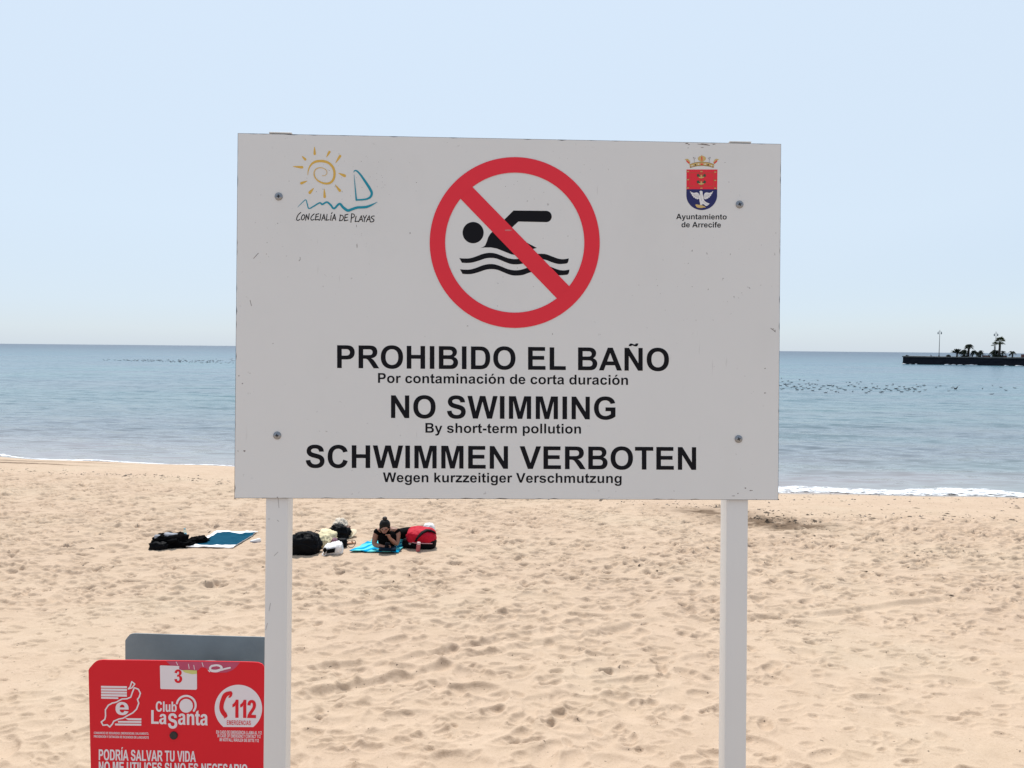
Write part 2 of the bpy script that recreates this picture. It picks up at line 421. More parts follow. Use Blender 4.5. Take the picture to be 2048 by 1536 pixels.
def GS(px, py):                                # point where the view line meets the modelled sand
    p = G(px, py)
    for _ in range(4): p = G(px, py, sand_z(p.x, p.y))
    return p

# ---------------------------------------------------------------- sea
wu = np.concatenate([-.85 * np.exp(np.linspace(0, math.log(6), 24))[:0:-1], np.linspace(-.85, .85, 620), .85 * np.exp(np.linspace(0, math.log(6), 24))[1:]])
wy_ = np.concatenate([[-20, 0, 8], 14 * np.exp(np.arange(0, math.log(190 / 14), .0048)), 190 * np.exp(np.arange(.03, math.log(45000 / 190), .035))])
WX = wu[None, :] * (wy_[:, None].clip(8) + 20); WY = np.repeat(wy_[:, None], len(wu), 1)
wd = -shore_d(WX, WY)
k_ = (1 - sst(60, 190, WY)) * sst(.1, 3, wd)
qx = WX * .22 + WY * .05; qy = WY - .2 * WX * -1
WZ = .085 * vnoise(qx * .8 + 1.5 * vnoise(WX * .1, WY * .1), qy * .55) + .05 * vnoise(qx * 2.3 + 11, qy * 1.25 + 6) + .024 * vnoise(qx * 5 + 3, qy * 2.6 + 2)
WZ = SEA + 1.35 * WZ * k_
s = NT("sea_water")
dA = s.attr("off"); P = s.pos()
cd = s.ramp(s.mr(s.math('LOGARITHM', s.math('ADD', dA, 1.0), 10.0), 0, 4.0), [
    (.00, (.30, .25, .23)), (.16, (.235, .22, .225)), (.27, (.125, .165, .185)), (.38, (.088, .155, .178)),
    (.48, (.076, .150, .190)), (.60, (.060, .135, .185)), (.72, (.030, .075, .125)), (.85, (.022, .055, .105))])
pat = s.noise(s.pos((.028, .085, 1), -.2), 1.0, 4)
cd = s.mix(s.mr(pat, .42, .68, 0, .5), cd, s.mix(.65, cd, (.14, .13, .17)))
cd = s.mix(s.mr(s.noise(s.pos((.05, .12, 1), -.15), 1.0, 3), .5, .7, 0, .45), cd, s.mix(.75, cd, (.08, .21, .20)))
s.lk(cd, s.b.inputs['Base Color'])
s.b.inputs['IOR'].default_value = 1.33
s.lk(s.mr(s.math('LOGARITHM', s.math('ADD', dA, 1.0), 10.0), .6, 3.0, .10, .34), s.b.inputs['Roughness'])
def slope(vec, sc, det, kx, ky):
    c = s.noise(vec, sc, det, .55, True)
    v1 = s.t.nodes.new("ShaderNodeVectorMath"); v1.operation = 'SUBTRACT'; s.lk(c, v1.inputs[0]); v1.inputs[1].default_value = (.5, .5, .5)
    v2 = s.t.nodes.new("ShaderNodeVectorMath"); v2.operation = 'MULTIPLY'; s.lk(v1.outputs[0], v2.inputs[0]); v2.inputs[1].default_value = (kx, ky, 0)
    return v2.outputs[0]
def vadd(a, b):
    v = s.t.nodes.new("ShaderNodeVectorMath"); v.operation = 'ADD'; s.lk(a, v.inputs[0]); s.lk(b, v.inputs[1]); return v.outputs[0]
sl = vadd(slope(s.pos((.9, 2.6, 1), -.2), 1.0, 4, .50, 1.05), slope(s.pos((.12, .55, 1), -.15), 1.0, 3, .20, .55))
calm = s.mr(dA, 0, 8, .30, 1.0)
vm = s.t.nodes.new("ShaderNodeVectorMath"); vm.operation = 'SCALE'; s.lk(sl, vm.inputs[0]); s.lk(calm, vm.inputs[3])
vn = s.t.nodes.new("ShaderNodeVectorMath"); vn.operation = 'NORMALIZE'
s.lk(vadd(vm.outputs[0], s.geo.outputs['Normal']), vn.inputs[0])
s.lk(vn.outputs[0], s.b.inputs['Normal'])
sea = grid_object("sea", WX, WY, WZ, [s.m], {"off": wd.clip(0, 50000)})
tag(sea, "calm blue green sea reaching the horizon", "sea", kind='structure')

# ---------------------------------------------------------------- foam at the water's edge
fx = np.arange(-34, 30, .045); fv = np.linspace(0, 1, 40)
fw = np.interp(fx, [-34, -20, -14, -10.5, -7, 2, 6, 8, 16, 30], [.7, .6, .4, .13, .10, .2, 1.0, 1.5, 1.4, 1.5])
fw = fw * (.72 + .6 * vnoise(fx * .8, fx * 0)) + .05
f0 = .12 * vnoise(fx * 1.1 + 3, fx * 0 + 7) + .05 * vnoise(fx * 4, fx * 0 + 2)
ys_ = shore_y(fx)
FX = np.repeat(fx[None, :], 40, 0); FY = ys_[None, :] - .10 + f0[None, :] + fv[:, None] * fw[None, :]
lump = np.clip(vnoise(FX * 5, FY * 7) + .6 * vnoise(FX * 12 + 4, FY * 14) + .18, 0, 1)
edge = np.sin(np.pi * fv)[:, None]
FZ = np.maximum(SEA + .012, base_h(FX, FY) + .004) + lump * .04 * edge ** .6 * np.minimum(fw, 1.2)[None, :] + .004
fo = NT("foam"); P = fo.pos()
hole = fo.noise(fo.pos((1.0, 1.7, 1)), 3.2, 6, .68); ev = fo.attr("v")
op = fo.mr(fo.math('ADD', hole, fo.math('MULTIPLY', ev, .19)), .535, .69)
fo.b.inputs['Base Color'].default_value = (.76, .775, .80, 1); fo.b.inputs['Roughness'].default_value = .85
fo.lk(op, fo.b.inputs['Alpha'])
foam = grid_object("foam", FX, FY, FZ, [fo.m], {"v": np.repeat((np.sin(np.pi * fv) ** .7)[:, None], len(fx), 1)})
tag(foam, "white broken foam lapping along the edge of the sand", "foam", kind='stuff')

# ---------------------------------------------------------------- seaweed and pebbles left by the tide
M_weed = mat("dry_seaweed", (.115, .082, .054), .85, var=.5, vscale=20)
M_pebb = mat("pebble", (.10, .085, .075), .8, var=.6, vscale=9)
wb = MB(); r2 = random.Random(21)
def bit(x, y, sz, mi, long=0.0):
    z = sand_z(x, y); q = []; sz *= .8
    a = r2.random() * 6.28; asp = 1 + r2.random() * 2.2 + long
    for k in range(6):
        w = a + k * 1.047; rr = sz * (.6 + .6 * r2.random())
        dx, dy = math.cos(w) * rr * (asp if mi == 0 else 1.2), math.sin(w) * rr
        q.append((x + dx * math.cos(a) - dy * math.sin(a), y + dx * math.sin(a) + dy * math.cos(a), z - .008 + .15 * sz * r2.random()))
    q.append((x + r2.uniform(-.3, .3) * sz, y, z + sz * (.2 + .35 * r2.random())))
    wb.add(q, [(k, (k + 1) % 6, 6) for k in range(6)], mi)
for k in range(5200):                          # tide line
    x = r2.uniform(-24, 22)
    dens = .8 if x > 4.5 else .5
    if r2.random() > dens: continue
    d = r2.gauss(5.0 if x < 2 else 5.4, .24) if r2.random() < (.8 if x < 2 else .4) else r2.uniform(.9, 5.7)
    if x < 2 and d < 4.3 and r2.random() < .85: continue
    y = float(shore_y(x)) - d
    bit(x, y, r2.uniform(.012, .035) if r2.random() < .9 else .055, 0 if r2.random() < .6 else 1)
for (px, py, sx, sy, c) in ((1435, 1012, 30, 4, 70), (1535, 1037, 60, 7, 150), (1600, 1046, 40, 4, 60), (1900, 1110, 150, 14, 18), (1850, 1143, 170, 22, 16), (1960, 1190, 120, 22, 12), (1700, 1075, 120, 20, 26), (420, 1062, 12, 3, 6)):
    for k in range(c):
        p = GS(px + r2.gauss(0, sx * .5), py + r2.gauss(0, sy * .5)); bit(p.x, p.y, r2.uniform(.010, .032) * (.7 if px > 1690 else 1), 0, 4 * r2.random() if px > 1690 else 0)
for k in range(420):                           # loose specks over the whole beach
    y = r2.uniform(5.6, 22); x = r2.uniform(-.8, .8) * y
    bit(x, y, r2.uniform(.004, .012) if y < 12 else r2.uniform(.008, .03), r2.randint(0, 1))
weed = wb.build("seaweed_debris", [M_weed, M_pebb], origin=(0, 20, 0))
tag(weed, "dark scattered seaweed bits and pebbles left along the tide line", "seaweed", kind='stuff')

# outlines of a bold grotesque, 2048 units to the em
GLYPHS = {
    'A': (1479, ['1471,0 1149,0 1021,333 435,333 314,0 0,0 571,1466 884,1466', '926,580 724,1124 526,580']),
    'B': (1479, ['150,1466 736,1466 Q910,1466 995,1451 Q1081,1437 1148,1391 Q1216,1345 1261,1268 Q1306,1192 1306,1097 Q1306,994 1250,908 Q1195,822 1100,779 Q1234,740 1306,646 Q1378,552 1378,425 Q1378,325 1331,230 Q1285,136 1204,79 Q1124,23 1006,10 Q932,2 649,0 150,0', '446,1222 446,883 640,883 Q813,883 855,888 Q931,897 974,940 Q1018,984 1018,1055 Q1018,1123 980,1165 Q943,1208 869,1217 Q825,1222 616,1222', '446,639 446,247 720,247 Q880,247 923,256 Q989,268 1030,314 Q1072,361 1072,439 Q1072,505 1040,551 Q1008,597 947,618 Q887,639 685,639']),
    'C': (1479, ['1087,539 1374,448 Q1308,208 1154,91 Q1001,-25 765,-25 Q473,-25 285,174 Q97,374 97,720 Q97,1086 286,1288 Q475,1491 783,1491 Q1052,1491 1220,1332 Q1320,1238 1370,1062 1077,992 Q1051,1106 968,1172 Q886,1238 768,1238 Q605,1238 503,1121 Q402,1004 402,742 Q402,464 502,346 Q602,228 762,228 Q880,228 965,303 Q1050,378 1087,539']),
    'D': (1479, ['148,1466 689,1466 Q872,1466 968,1438 Q1097,1400 1189,1303 Q1281,1206 1329,1065 Q1377,925 1377,719 Q1377,538 1332,407 Q1277,247 1175,148 Q1098,73 967,31 Q869,0 705,0 148,0', '444,1218 444,247 665,247 Q789,247 844,261 Q916,279 963,322 Q1011,365 1041,463 Q1071,562 1071,732 Q1071,902 1041,993 Q1011,1084 957,1135 Q903,1186 820,1204 Q758,1218 577,1218']),
    'E': (1366, ['149,0 149,1466 1236,1466 1236,1218 445,1218 445,893 1181,893 1181,646 445,646 445,247 1264,247 1264,0']),
    'F': (1251, ['151,0 151,1466 1156,1466 1156,1218 447,1218 447,871 1059,871 1059,623 447,623 447,0']),
    'G': (1593, ['830,539 830,786 1468,786 1468,202 Q1375,112 1198,43 Q1022,-25 841,-25 Q611,-25 440,71 Q269,168 183,347 Q97,527 97,738 Q97,967 193,1145 Q289,1323 474,1418 Q615,1491 825,1491 Q1098,1491 1251,1376 Q1405,1262 1449,1060 1155,1005 Q1124,1113 1038,1175 Q953,1238 825,1238 Q631,1238 516,1115 Q402,992 402,750 Q402,489 518,358 Q634,228 822,228 Q915,228 1008,264 Q1102,301 1169,353 1169,539']),
    'H': (1479, ['150,0 150,1466 446,1466 446,889 1026,889 1026,1466 1322,1466 1322,0 1026,0 1026,641 446,641 446,0']),
    'I': (569, ['140,0 140,1466 436,1466 436,0']),
    'L': (1251, ['157,0 157,1454 453,1454 453,247 1189,247 1189,0']),
    'M': (1706, ['145,0 145,1466 588,1466 854,466 1117,1466 1561,1466 1561,0 1286,0 1286,1154 995,0 710,0 420,1154 420,0']),
    'N': (1479, ['152,0 152,1466 440,1466 1040,487 1040,1466 1315,1466 1315,0 1018,0 427,956 427,0']),
    'Ñ': (1479, ['152,0 152,1466 440,1466 1040,487 1040,1466 1315,1466 1315,0 1018,0 427,956 427,0', '418,1575 440,1660 500,1735 570,1752 640,1735 760,1690 810,1685 850,1705 868,1756 1038,1756 1010,1640 950,1572 880,1556 800,1570 680,1615 640,1622 600,1605 583,1571']),
    'O': (1593, ['89,724 Q89,948 156,1100 Q206,1212 292,1301 Q379,1390 482,1433 Q619,1491 798,1491 Q1122,1491 1316,1290 Q1511,1089 1511,731 Q1511,376 1318,175 Q1125,-25 802,-25 Q475,-25 282,174 Q89,374 89,724', '394,734 Q394,485 509,356 Q624,228 801,228 Q978,228 1091,355 Q1205,483 1205,738 Q1205,990 1094,1114 Q984,1238 801,1238 Q618,1238 506,1112 Q394,987 394,734']),
    'P': (1366, ['149,0 149,1466 624,1466 Q894,1466 976,1444 Q1102,1411 1187,1300 Q1272,1190 1272,1015 Q1272,880 1223,788 Q1174,696 1098,643 Q1023,591 945,574 Q839,553 638,553 445,553 445,0', '445,1218 445,802 607,802 Q782,802 841,825 Q900,848 933,897 Q967,946 967,1011 Q967,1091 920,1143 Q873,1195 801,1208 Q748,1218 588,1218']),
    'R': (1479, ['150,0 150,1466 773,1466 Q1008,1466 1114,1426 Q1221,1387 1285,1286 Q1349,1185 1349,1055 Q1349,890 1252,782 Q1155,675 962,647 Q1058,591 1120,524 Q1183,457 1289,286 1468,0 1114,0 900,319 Q786,490 744,534 Q702,579 655,595 Q608,612 506,612 446,612 446,0', '446,846 665,846 Q878,846 931,864 Q984,882 1014,926 Q1044,970 1044,1036 Q1044,1110 1004,1155 Q965,1201 893,1213 Q857,1218 677,1218 446,1218']),
    'S': (1366, ['74,477 362,505 Q388,360 467,292 Q547,224 682,224 Q825,224 897,284 Q970,345 970,426 Q970,478 939,514 Q909,551 833,578 Q781,596 596,642 Q358,701 262,787 Q127,908 127,1082 Q127,1194 190,1291 Q254,1389 373,1440 Q493,1491 662,1491 Q938,1491 1077,1370 Q1217,1249 1224,1047 928,1034 Q909,1147 846,1196 Q784,1246 659,1246 Q530,1246 457,1193 Q410,1159 410,1102 Q410,1050 454,1013 Q510,966 726,915 Q942,864 1045,809 Q1149,755 1207,660 Q1266,566 1266,427 Q1266,301 1196,191 Q1126,81 998,27 Q870,-26 679,-26 Q401,-26 252,102 Q103,231 74,477']),
    'T': (1251, ['479,0 479,1218 44,1218 44,1466 1209,1466 1209,1218 775,1218 775,0']),
    'U': (1479, ['147,1466 443,1466 443,672 Q443,483 454,427 Q473,337 544,282 Q616,228 740,228 Q866,228 930,279 Q994,331 1007,406 Q1020,481 1020,655 1020,1466 1316,1466 1316,696 Q1316,432 1292,323 Q1268,214 1203,139 Q1139,64 1031,19 Q923,-25 749,-25 Q539,-25 430,23 Q322,72 259,149 Q196,227 176,312 Q147,438 147,684']),
    'V': (1366, ['525,0 1,1466 322,1466 693,381 1052,1466 1366,1466 841,0']),
    'W': (1933, ['357,0 7,1466 310,1466 531,459 799,1466 1151,1466 1408,442 1633,1466 1931,1466 1575,0 1261,0 969,1096 678,0']),
    'X': (1366, ['1,0 501,765 48,1466 394,1466 687,995 974,1466 1317,1466 862,754 1362,0 1005,0 681,507 357,0']),
    'Y': (1366, ['532,0 532,617 -5,1466 342,1466 687,886 1025,1466 1366,1466 827,615 827,0']),
    'Z': (1251, ['22,0 22,267 790,1218 109,1218 109,1466 1171,1466 1171,1236 374,247 1191,247 1191,0']),
    '1': (1139, ['807,0 526,0 526,1059 Q372,915 163,846 163,1101 Q273,1137 402,1237 Q531,1338 579,1472 807,1472']),
    '2': (1139, ['1036,261 1036,0 51,0 Q67,148 147,280 Q227,413 463,632 Q653,809 696,872 Q754,959 754,1044 Q754,1138 703,1188 Q653,1239 564,1239 Q476,1239 424,1186 Q372,1133 364,1010 84,1038 Q109,1270 241,1371 Q373,1472 571,1472 Q788,1472 912,1355 Q1036,1238 1036,1064 Q1036,965 1000,875 Q965,786 888,688 Q837,623 704,501 Q571,379 535,339 Q500,299 478,261']),
    '3': (1139, ['77,389 349,422 Q362,318 419,263 Q476,208 557,208 Q644,208 703,274 Q763,340 763,452 Q763,558 706,620 Q649,682 567,682 Q513,682 438,661 469,890 Q583,887 643,939 Q703,992 703,1079 Q703,1153 659,1197 Q615,1241 542,1241 Q470,1241 419,1191 Q368,1141 357,1045 98,1089 Q125,1222 179,1301 Q234,1381 331,1426 Q429,1472 550,1472 Q757,1472 882,1340 Q985,1232 985,1096 Q985,903 774,788 Q900,761 975,667 Q1051,573 1051,440 Q1051,247 910,111 Q769,-25 559,-25 Q360,-25 229,89 Q98,204 77,389']),
    'a': (1139, ['357,738 108,783 Q150,933 252,1005 Q355,1086 557,1086 Q741,1086 831,1040 Q921,997 957,930 Q994,863 994,684 991,357 Q991,220 1004,155 Q1018,90 1055,0 777,0 Q766,28 750,83 Q743,108 740,116 Q668,46 586,11 Q504,-24 411,-24 Q247,-24 152,65 Q58,154 58,290 Q58,380 101,450 Q144,521 221,558 Q299,596 445,624 Q642,661 718,693 718,721 Q718,802 678,836 Q638,871 527,871 Q452,871 410,841 Q368,812 357,738', '718,515 Q664,497 547,472 Q430,447 394,423 Q339,384 339,324 Q339,265 383,222 Q427,179 495,179 Q571,179 640,229 Q691,267 707,322 Q718,358 718,459']),
    'b': (1251, ['134,0 134,1466 415,1466 415,938 Q545,1086 723,1086 Q917,1086 1044,945 Q1171,805 1171,542 Q1171,270 1041,123 Q912,-24 727,-24 Q636,-24 547,21 Q459,67 395,156 395,0', '413,554 Q413,389 465,310 Q538,198 659,198 Q752,198 817,277 Q883,357 883,528 Q883,710 817,790 Q751,871 648,871 Q547,871 480,792 Q413,714 413,554']),
    'c': (1139, ['1074,748 797,698 Q783,781 733,823 Q684,865 605,865 Q500,865 437,792 Q375,720 375,550 Q375,361 438,283 Q502,205 609,205 Q689,205 740,250 Q791,296 812,407 1088,360 Q1045,170 923,73 Q801,-24 596,-24 Q363,-24 224,123 Q86,270 86,530 Q86,793 225,939 Q364,1086 601,1086 Q795,1086 909,1002 Q1024,919 1074,748']),
    'd': (1251, ['1121,0 860,0 860,156 Q795,65 706,20 Q618,-24 528,-24 Q345,-24 214,123 Q84,271 84,535 Q84,805 211,945 Q338,1086 532,1086 Q710,1086 840,938 840,1466 1121,1466', '371,554 Q371,384 418,308 Q486,198 608,198 Q705,198 773,280 Q841,363 841,527 Q841,710 775,790 Q709,871 606,871 Q506,871 438,791 Q371,712 371,554']),
    'e': (1139, ['762,338 1042,291 Q988,137 871,56 Q755,-24 580,-24 Q303,-24 170,157 Q65,302 65,523 Q65,787 203,936 Q341,1086 552,1086 Q789,1086 926,929 Q1063,773 1057,450 353,450 Q356,325 421,255 Q486,186 583,186 Q649,186 694,222 Q739,258 762,338', '778,622 Q775,744 715,807 Q655,871 569,871 Q477,871 417,804 Q357,737 358,622']),
    'f': (682, ['24,1062 180,1062 180,1142 Q180,1276 208,1342 Q237,1408 313,1449 Q390,1491 507,1491 Q627,1491 742,1455 704,1259 Q637,1275 575,1275 Q514,1275 487,1246 Q461,1218 461,1137 461,1062 671,1062 671,841 461,841 461,0 180,0 180,841 24,841']),
    'g': (1251, ['121,-70 442,-109 Q450,-165 479,-186 Q519,-216 605,-216 Q715,-216 770,-183 Q807,-161 826,-112 Q839,-77 839,17 839,172 Q713,0 521,0 Q307,0 182,181 Q84,324 84,537 Q84,804 212,945 Q341,1086 532,1086 Q729,1086 857,913 857,1062 1120,1062 1120,109 Q1120,-79 1089,-172 Q1058,-265 1002,-318 Q946,-371 852,-401 Q759,-431 616,-431 Q346,-431 233,-338 Q120,-246 120,-104 Q120,-90 121,-70', '372,553 Q372,384 437,305 Q503,227 599,227 Q702,227 773,307 Q844,388 844,546 Q844,711 776,791 Q708,871 604,871 Q503,871 437,792 Q372,714 372,553']),
    'h': (1251, ['425,1466 425,927 Q561,1086 750,1086 Q847,1086 925,1050 Q1003,1014 1042,958 Q1082,902 1096,834 Q1111,766 1111,623 1111,0 830,0 830,561 Q830,728 814,773 Q798,818 757,844 Q717,871 656,871 Q586,871 531,837 Q476,803 450,734 Q425,666 425,532 425,0 144,0 144,1466']),
    'i': (569, ['147,1206 147,1466 428,1466 428,1206', '147,0 147,1062 428,1062 428,0']),
    'k': (1139, ['137,0 137,1466 418,1466 418,688 747,1062 1093,1062 730,674 1119,0 816,0 549,477 418,340 418,0']),
    'l': (569, ['147,0 147,1466 428,1466 428,0']),
    'm': (1821, ['126,1062 385,1062 385,917 Q524,1086 716,1086 Q818,1086 893,1044 Q968,1002 1016,917 Q1086,1002 1167,1044 Q1248,1086 1340,1086 Q1457,1086 1538,1038 Q1619,991 1659,899 Q1688,831 1688,679 1688,0 1407,0 1407,607 Q1407,765 1378,811 Q1339,871 1258,871 Q1199,871 1147,835 Q1095,799 1072,729 Q1049,660 1049,510 1049,0 768,0 768,582 Q768,737 753,782 Q738,827 706,849 Q675,871 621,871 Q556,871 504,836 Q452,801 429,735 Q407,669 407,516 407,0 126,0']),
    'n': (1251, ['1113,0 832,0 832,542 Q832,714 814,764 Q796,815 755,843 Q715,871 658,871 Q585,871 527,831 Q469,791 447,725 Q426,659 426,481 426,0 145,0 145,1062 406,1062 406,906 Q545,1086 756,1086 Q849,1086 926,1052 Q1003,1019 1042,967 Q1082,915 1097,849 Q1113,783 1113,660']),
    'o': (1251, ['82,546 Q82,686 151,817 Q220,948 346,1017 Q473,1086 629,1086 Q870,1086 1024,929 Q1178,773 1178,534 Q1178,293 1022,134 Q867,-24 631,-24 Q485,-24 352,42 Q220,108 151,235 Q82,363 82,546', '370,531 Q370,373 445,289 Q520,205 630,205 Q740,205 814,289 Q889,373 889,533 Q889,689 814,773 Q740,857 630,857 Q520,857 445,773 Q370,689 370,531']),
    'ó': (1251, ['82,546 Q82,686 151,817 Q220,948 346,1017 Q473,1086 629,1086 Q870,1086 1024,929 Q1178,773 1178,534 Q1178,293 1022,134 Q867,-24 631,-24 Q485,-24 352,42 Q220,108 151,235 Q82,363 82,546', '370,531 Q370,373 445,289 Q520,205 630,205 Q740,205 814,289 Q889,373 889,533 Q889,689 814,773 Q740,857 630,857 Q520,857 445,773 Q370,689 370,531', '473,1194 610,1500 913,1500 647,1194']),
    'p': (1251, ['139,1062 401,1062 401,906 Q452,986 539,1036 Q626,1086 732,1086 Q917,1086 1046,941 Q1175,796 1175,537 Q1175,271 1045,123 Q915,-24 730,-24 Q642,-24 570,11 Q499,46 420,131 420,-404 139,-404', '417,549 Q417,370 488,284 Q559,199 661,199 Q759,199 824,277 Q889,356 889,535 Q889,702 822,783 Q755,864 656,864 Q553,864 485,784 Q417,705 417,549']),
    'r': (797, ['416,0 135,0 135,1062 396,1062 396,911 Q463,1018 516,1052 Q570,1086 638,1086 Q734,1086 823,1033 736,788 Q665,834 604,834 Q545,834 504,801 Q463,769 439,684 Q416,599 416,328']),
    's': (1139, ['48,303 330,346 Q348,264 403,221 Q458,179 557,179 Q666,179 721,219 Q758,247 758,294 Q758,326 738,347 Q717,367 644,384 Q304,459 213,521 Q87,607 87,760 Q87,898 196,992 Q305,1086 534,1086 Q752,1086 858,1015 Q964,944 1004,805 739,756 Q722,818 674,851 Q627,884 539,884 Q428,884 380,853 Q348,831 348,796 Q348,766 376,745 Q414,717 638,666 Q863,615 952,541 Q1040,466 1040,332 Q1040,186 918,81 Q796,-24 557,-24 Q340,-24 213,64 Q87,152 48,303']),
    't': (682, ['634,1062 634,838 442,838 442,410 Q442,280 447,258 Q453,237 472,223 Q492,209 520,209 Q559,209 633,236 657,18 Q559,-24 435,-24 Q359,-24 298,1 Q237,27 208,67 Q180,108 169,177 Q160,226 160,375 160,838 31,838 31,1062 160,1062 160,1273 442,1437 442,1062']),
    'u': (1251, ['846,0 846,159 Q788,74 693,25 Q599,-24 494,-24 Q387,-24 302,23 Q217,70 179,155 Q141,240 141,390 141,1062 422,1062 422,574 Q422,350 437,299 Q453,249 494,219 Q535,190 598,190 Q670,190 727,229 Q784,269 805,327 Q826,386 826,614 826,1062 1107,1062 1107,0']),
    'y': (1139, ['14,1062 313,1062 567,308 815,1062 1106,1062 731,40 664,-145 Q627,-238 593,-287 Q560,-336 516,-366 Q473,-397 409,-414 Q346,-431 266,-431 Q185,-431 107,-414 82,-194 Q148,-207 201,-207 Q299,-207 346,-149 Q393,-92 418,-3']),
    'z': (1024, ['33,0 33,219 431,676 Q529,788 576,835 Q527,832 447,831 72,829 72,1062 953,1062 953,863 547,395 404,239 Q521,246 549,246 984,246 984,0']),
    '-': (682, ['80,390 80,671 632,671 632,390']),
    ',': (569, ['140,281 421,281 421,80 Q421,-47 399,-120 Q377,-193 315,-250 Q254,-308 159,-341 104,-225 Q194,-196 232,-145 Q270,-94 272,0 140,0']),
    'Í': (569, ['140,0 140,1466 436,1466 436,0', '172,1560 309,1820 612,1820 346,1560']),
    'Ó': (1593, ['89,724 Q89,948 156,1100 Q206,1212 292,1301 Q379,1390 482,1433 Q619,1491 798,1491 Q1122,1491 1316,1290 Q1511,1089 1511,731 Q1511,376 1318,175 Q1125,-25 802,-25 Q475,-25 282,174 Q89,374 89,724', '394,734 Q394,485 509,356 Q624,228 801,228 Q978,228 1091,355 Q1205,483 1205,738 Q1205,990 1094,1114 Q984,1238 801,1238 Q618,1238 506,1112 Q394,987 394,734', '640,1560 777,1820 1080,1820 814,1560']),
    'Ä': (1479, ['1471,0 1149,0 1021,333 435,333 314,0 0,0 571,1466 884,1466', '926,580 724,1124 526,580', '400,1560 400,1800 660,1800 660,1560', '820,1560 820,1800 1080,1800 1080,1560']),
    ' ': (569, []),
}

# ---------------------------------------------------------------- flat printing: outlines filled on a plane
def flatten(c):
    out = []; tk = c.split(); i = 0
    f2 = lambda t: Vector([float(q) for q in t.split(',')])
    while i < len(tk):
        if tk[i][0] == 'Q':
            a = f2(tk[i][1:]); b = f2(tk[i + 1]); p = out[-1].copy()
            for k in range(1, 7):
                u = k / 6; out.append(p * (1 - u) ** 2 + a * (2 * u * (1 - u)) + b * u * u)
            i += 2
        else:
            out.append(f2(tk[i])); i += 1
    if (out[0] - out[-1]).length < 1e-4: out.pop()
    res = [out[0]]
    for p in out[1:]:
        if (p - res[-1]).length > 1e-5: res.append(p)
    return res
def area(L): return .5 * sum(L[i - 1].x * L[i].y - L[i].x * L[i - 1].y for i in range(len(L)))
def inside(p, L):
    c = False
    for i in range(len(L)):
        a, b = L[i - 1], L[i]
        if (a.y > p.y) != (b.y > p.y) and p.x < (b.x - a.x) * (p.y - a.y) / (b.y - a.y) + a.x: c = not c
    return c
_GC = {}
def glyph(ch, ex=0.0):
    """(advance, list of loops) with the verticals thickened by ex units a side"""
    if (ch, ex) in _GC: return _GC[(ch, ex)]
    adv, cs = GLYPHS[ch]; loops = [flatten(c) for c in cs]; res = []
    for i, L in enumerate(loops):
        hole = any(k != i and inside(L[0] + (L[1] - L[0]) * .37, loops[k]) for k in range(len(loops)))
        sg = (1 if area(L) > 0 else -1) * (-1 if hole else 1)
        if ex:
            N = []
            for j in range(len(L)):
                t = (L[(j + 1) % len(L)] - L[j - 1]); t = t / (t.length or 1)
                nx = t.y * sg
                e1 = (L[j] - L[j - 1]); e2 = (L[(j + 1) % len(L)] - L[j])
                s1 = e1.y * sg / (e1.length or 1); s2 = e2.y * sg / (e2.length or 1)
                m = s1 if abs(s1) > abs(s2) else s2
                N.append(Vector((L[j].x + ex * (m if abs(m) > .5 else nx), L[j].y)))
            L = N
        res.append(L)
    _GC[(ch, ex)] = (adv, res); return adv, res

class Plane:
    """a printed surface: photo position -> point on it; layer = print layers of 0.5 mm"""
    def __init__(s, o, n): s.o = Vector(o); s.n = Vector(n).normalized()
    def pt(s, x, y, layer=1.0): return on_plane(x, y, s.o + s.n * (.0005 * layer), s.n)
ZX = lambda sc, ox, oy: (lambda x, y: (ox + x / sc, oy + y / sc))

def fill(mb, pl, loops, layer=1.0, mi=0, tr=None):
    tr = tr or (lambda x, y: (x, y))
    loops = [[Vector((*tr(*p[:2]), 0)) for p in L] for L in loops]
    loops = [[p.to_2d() for p in L] for L in loops]
    pts = [p for L in loops for p in L]; eds = []; b = 0
    for L in loops: eds += [(b + i, b + (i + 1) % len(L)) for i in range(len(L))]; b += len(L)
    ov, _, of, *_ = delaunay_2d_cdt(pts, eds, [], 0, 1e-5)
    keep_ = []
    for f in of:
        c = (ov[f[0]] + ov[f[1]] + ov[f[2]]) / 3
        if sum(inside(c, L) for L in loops) % 2: keep_.append(f)
    mb.add([pl.pt(p.x, p.y, layer) for p in ov], keep_, mi)
def spline(pts, n=6):
    P = [Vector(p) for p in pts]; out = []
    for i in range(len(P) - 1):
        a = P[max(i - 1, 0)]; b = P[i]; c = P[i + 1]; d = P[min(i + 2, len(P) - 1)]
        for k in range(n):
            t = k / n
            out.append(.5 * ((2 * b) + (c - a) * t + (2 * a - 5 * b + 4 * c - d) * t * t + (3 * b - a - 3 * c + d) * t ** 3))
    out.append(P[-1]); return out
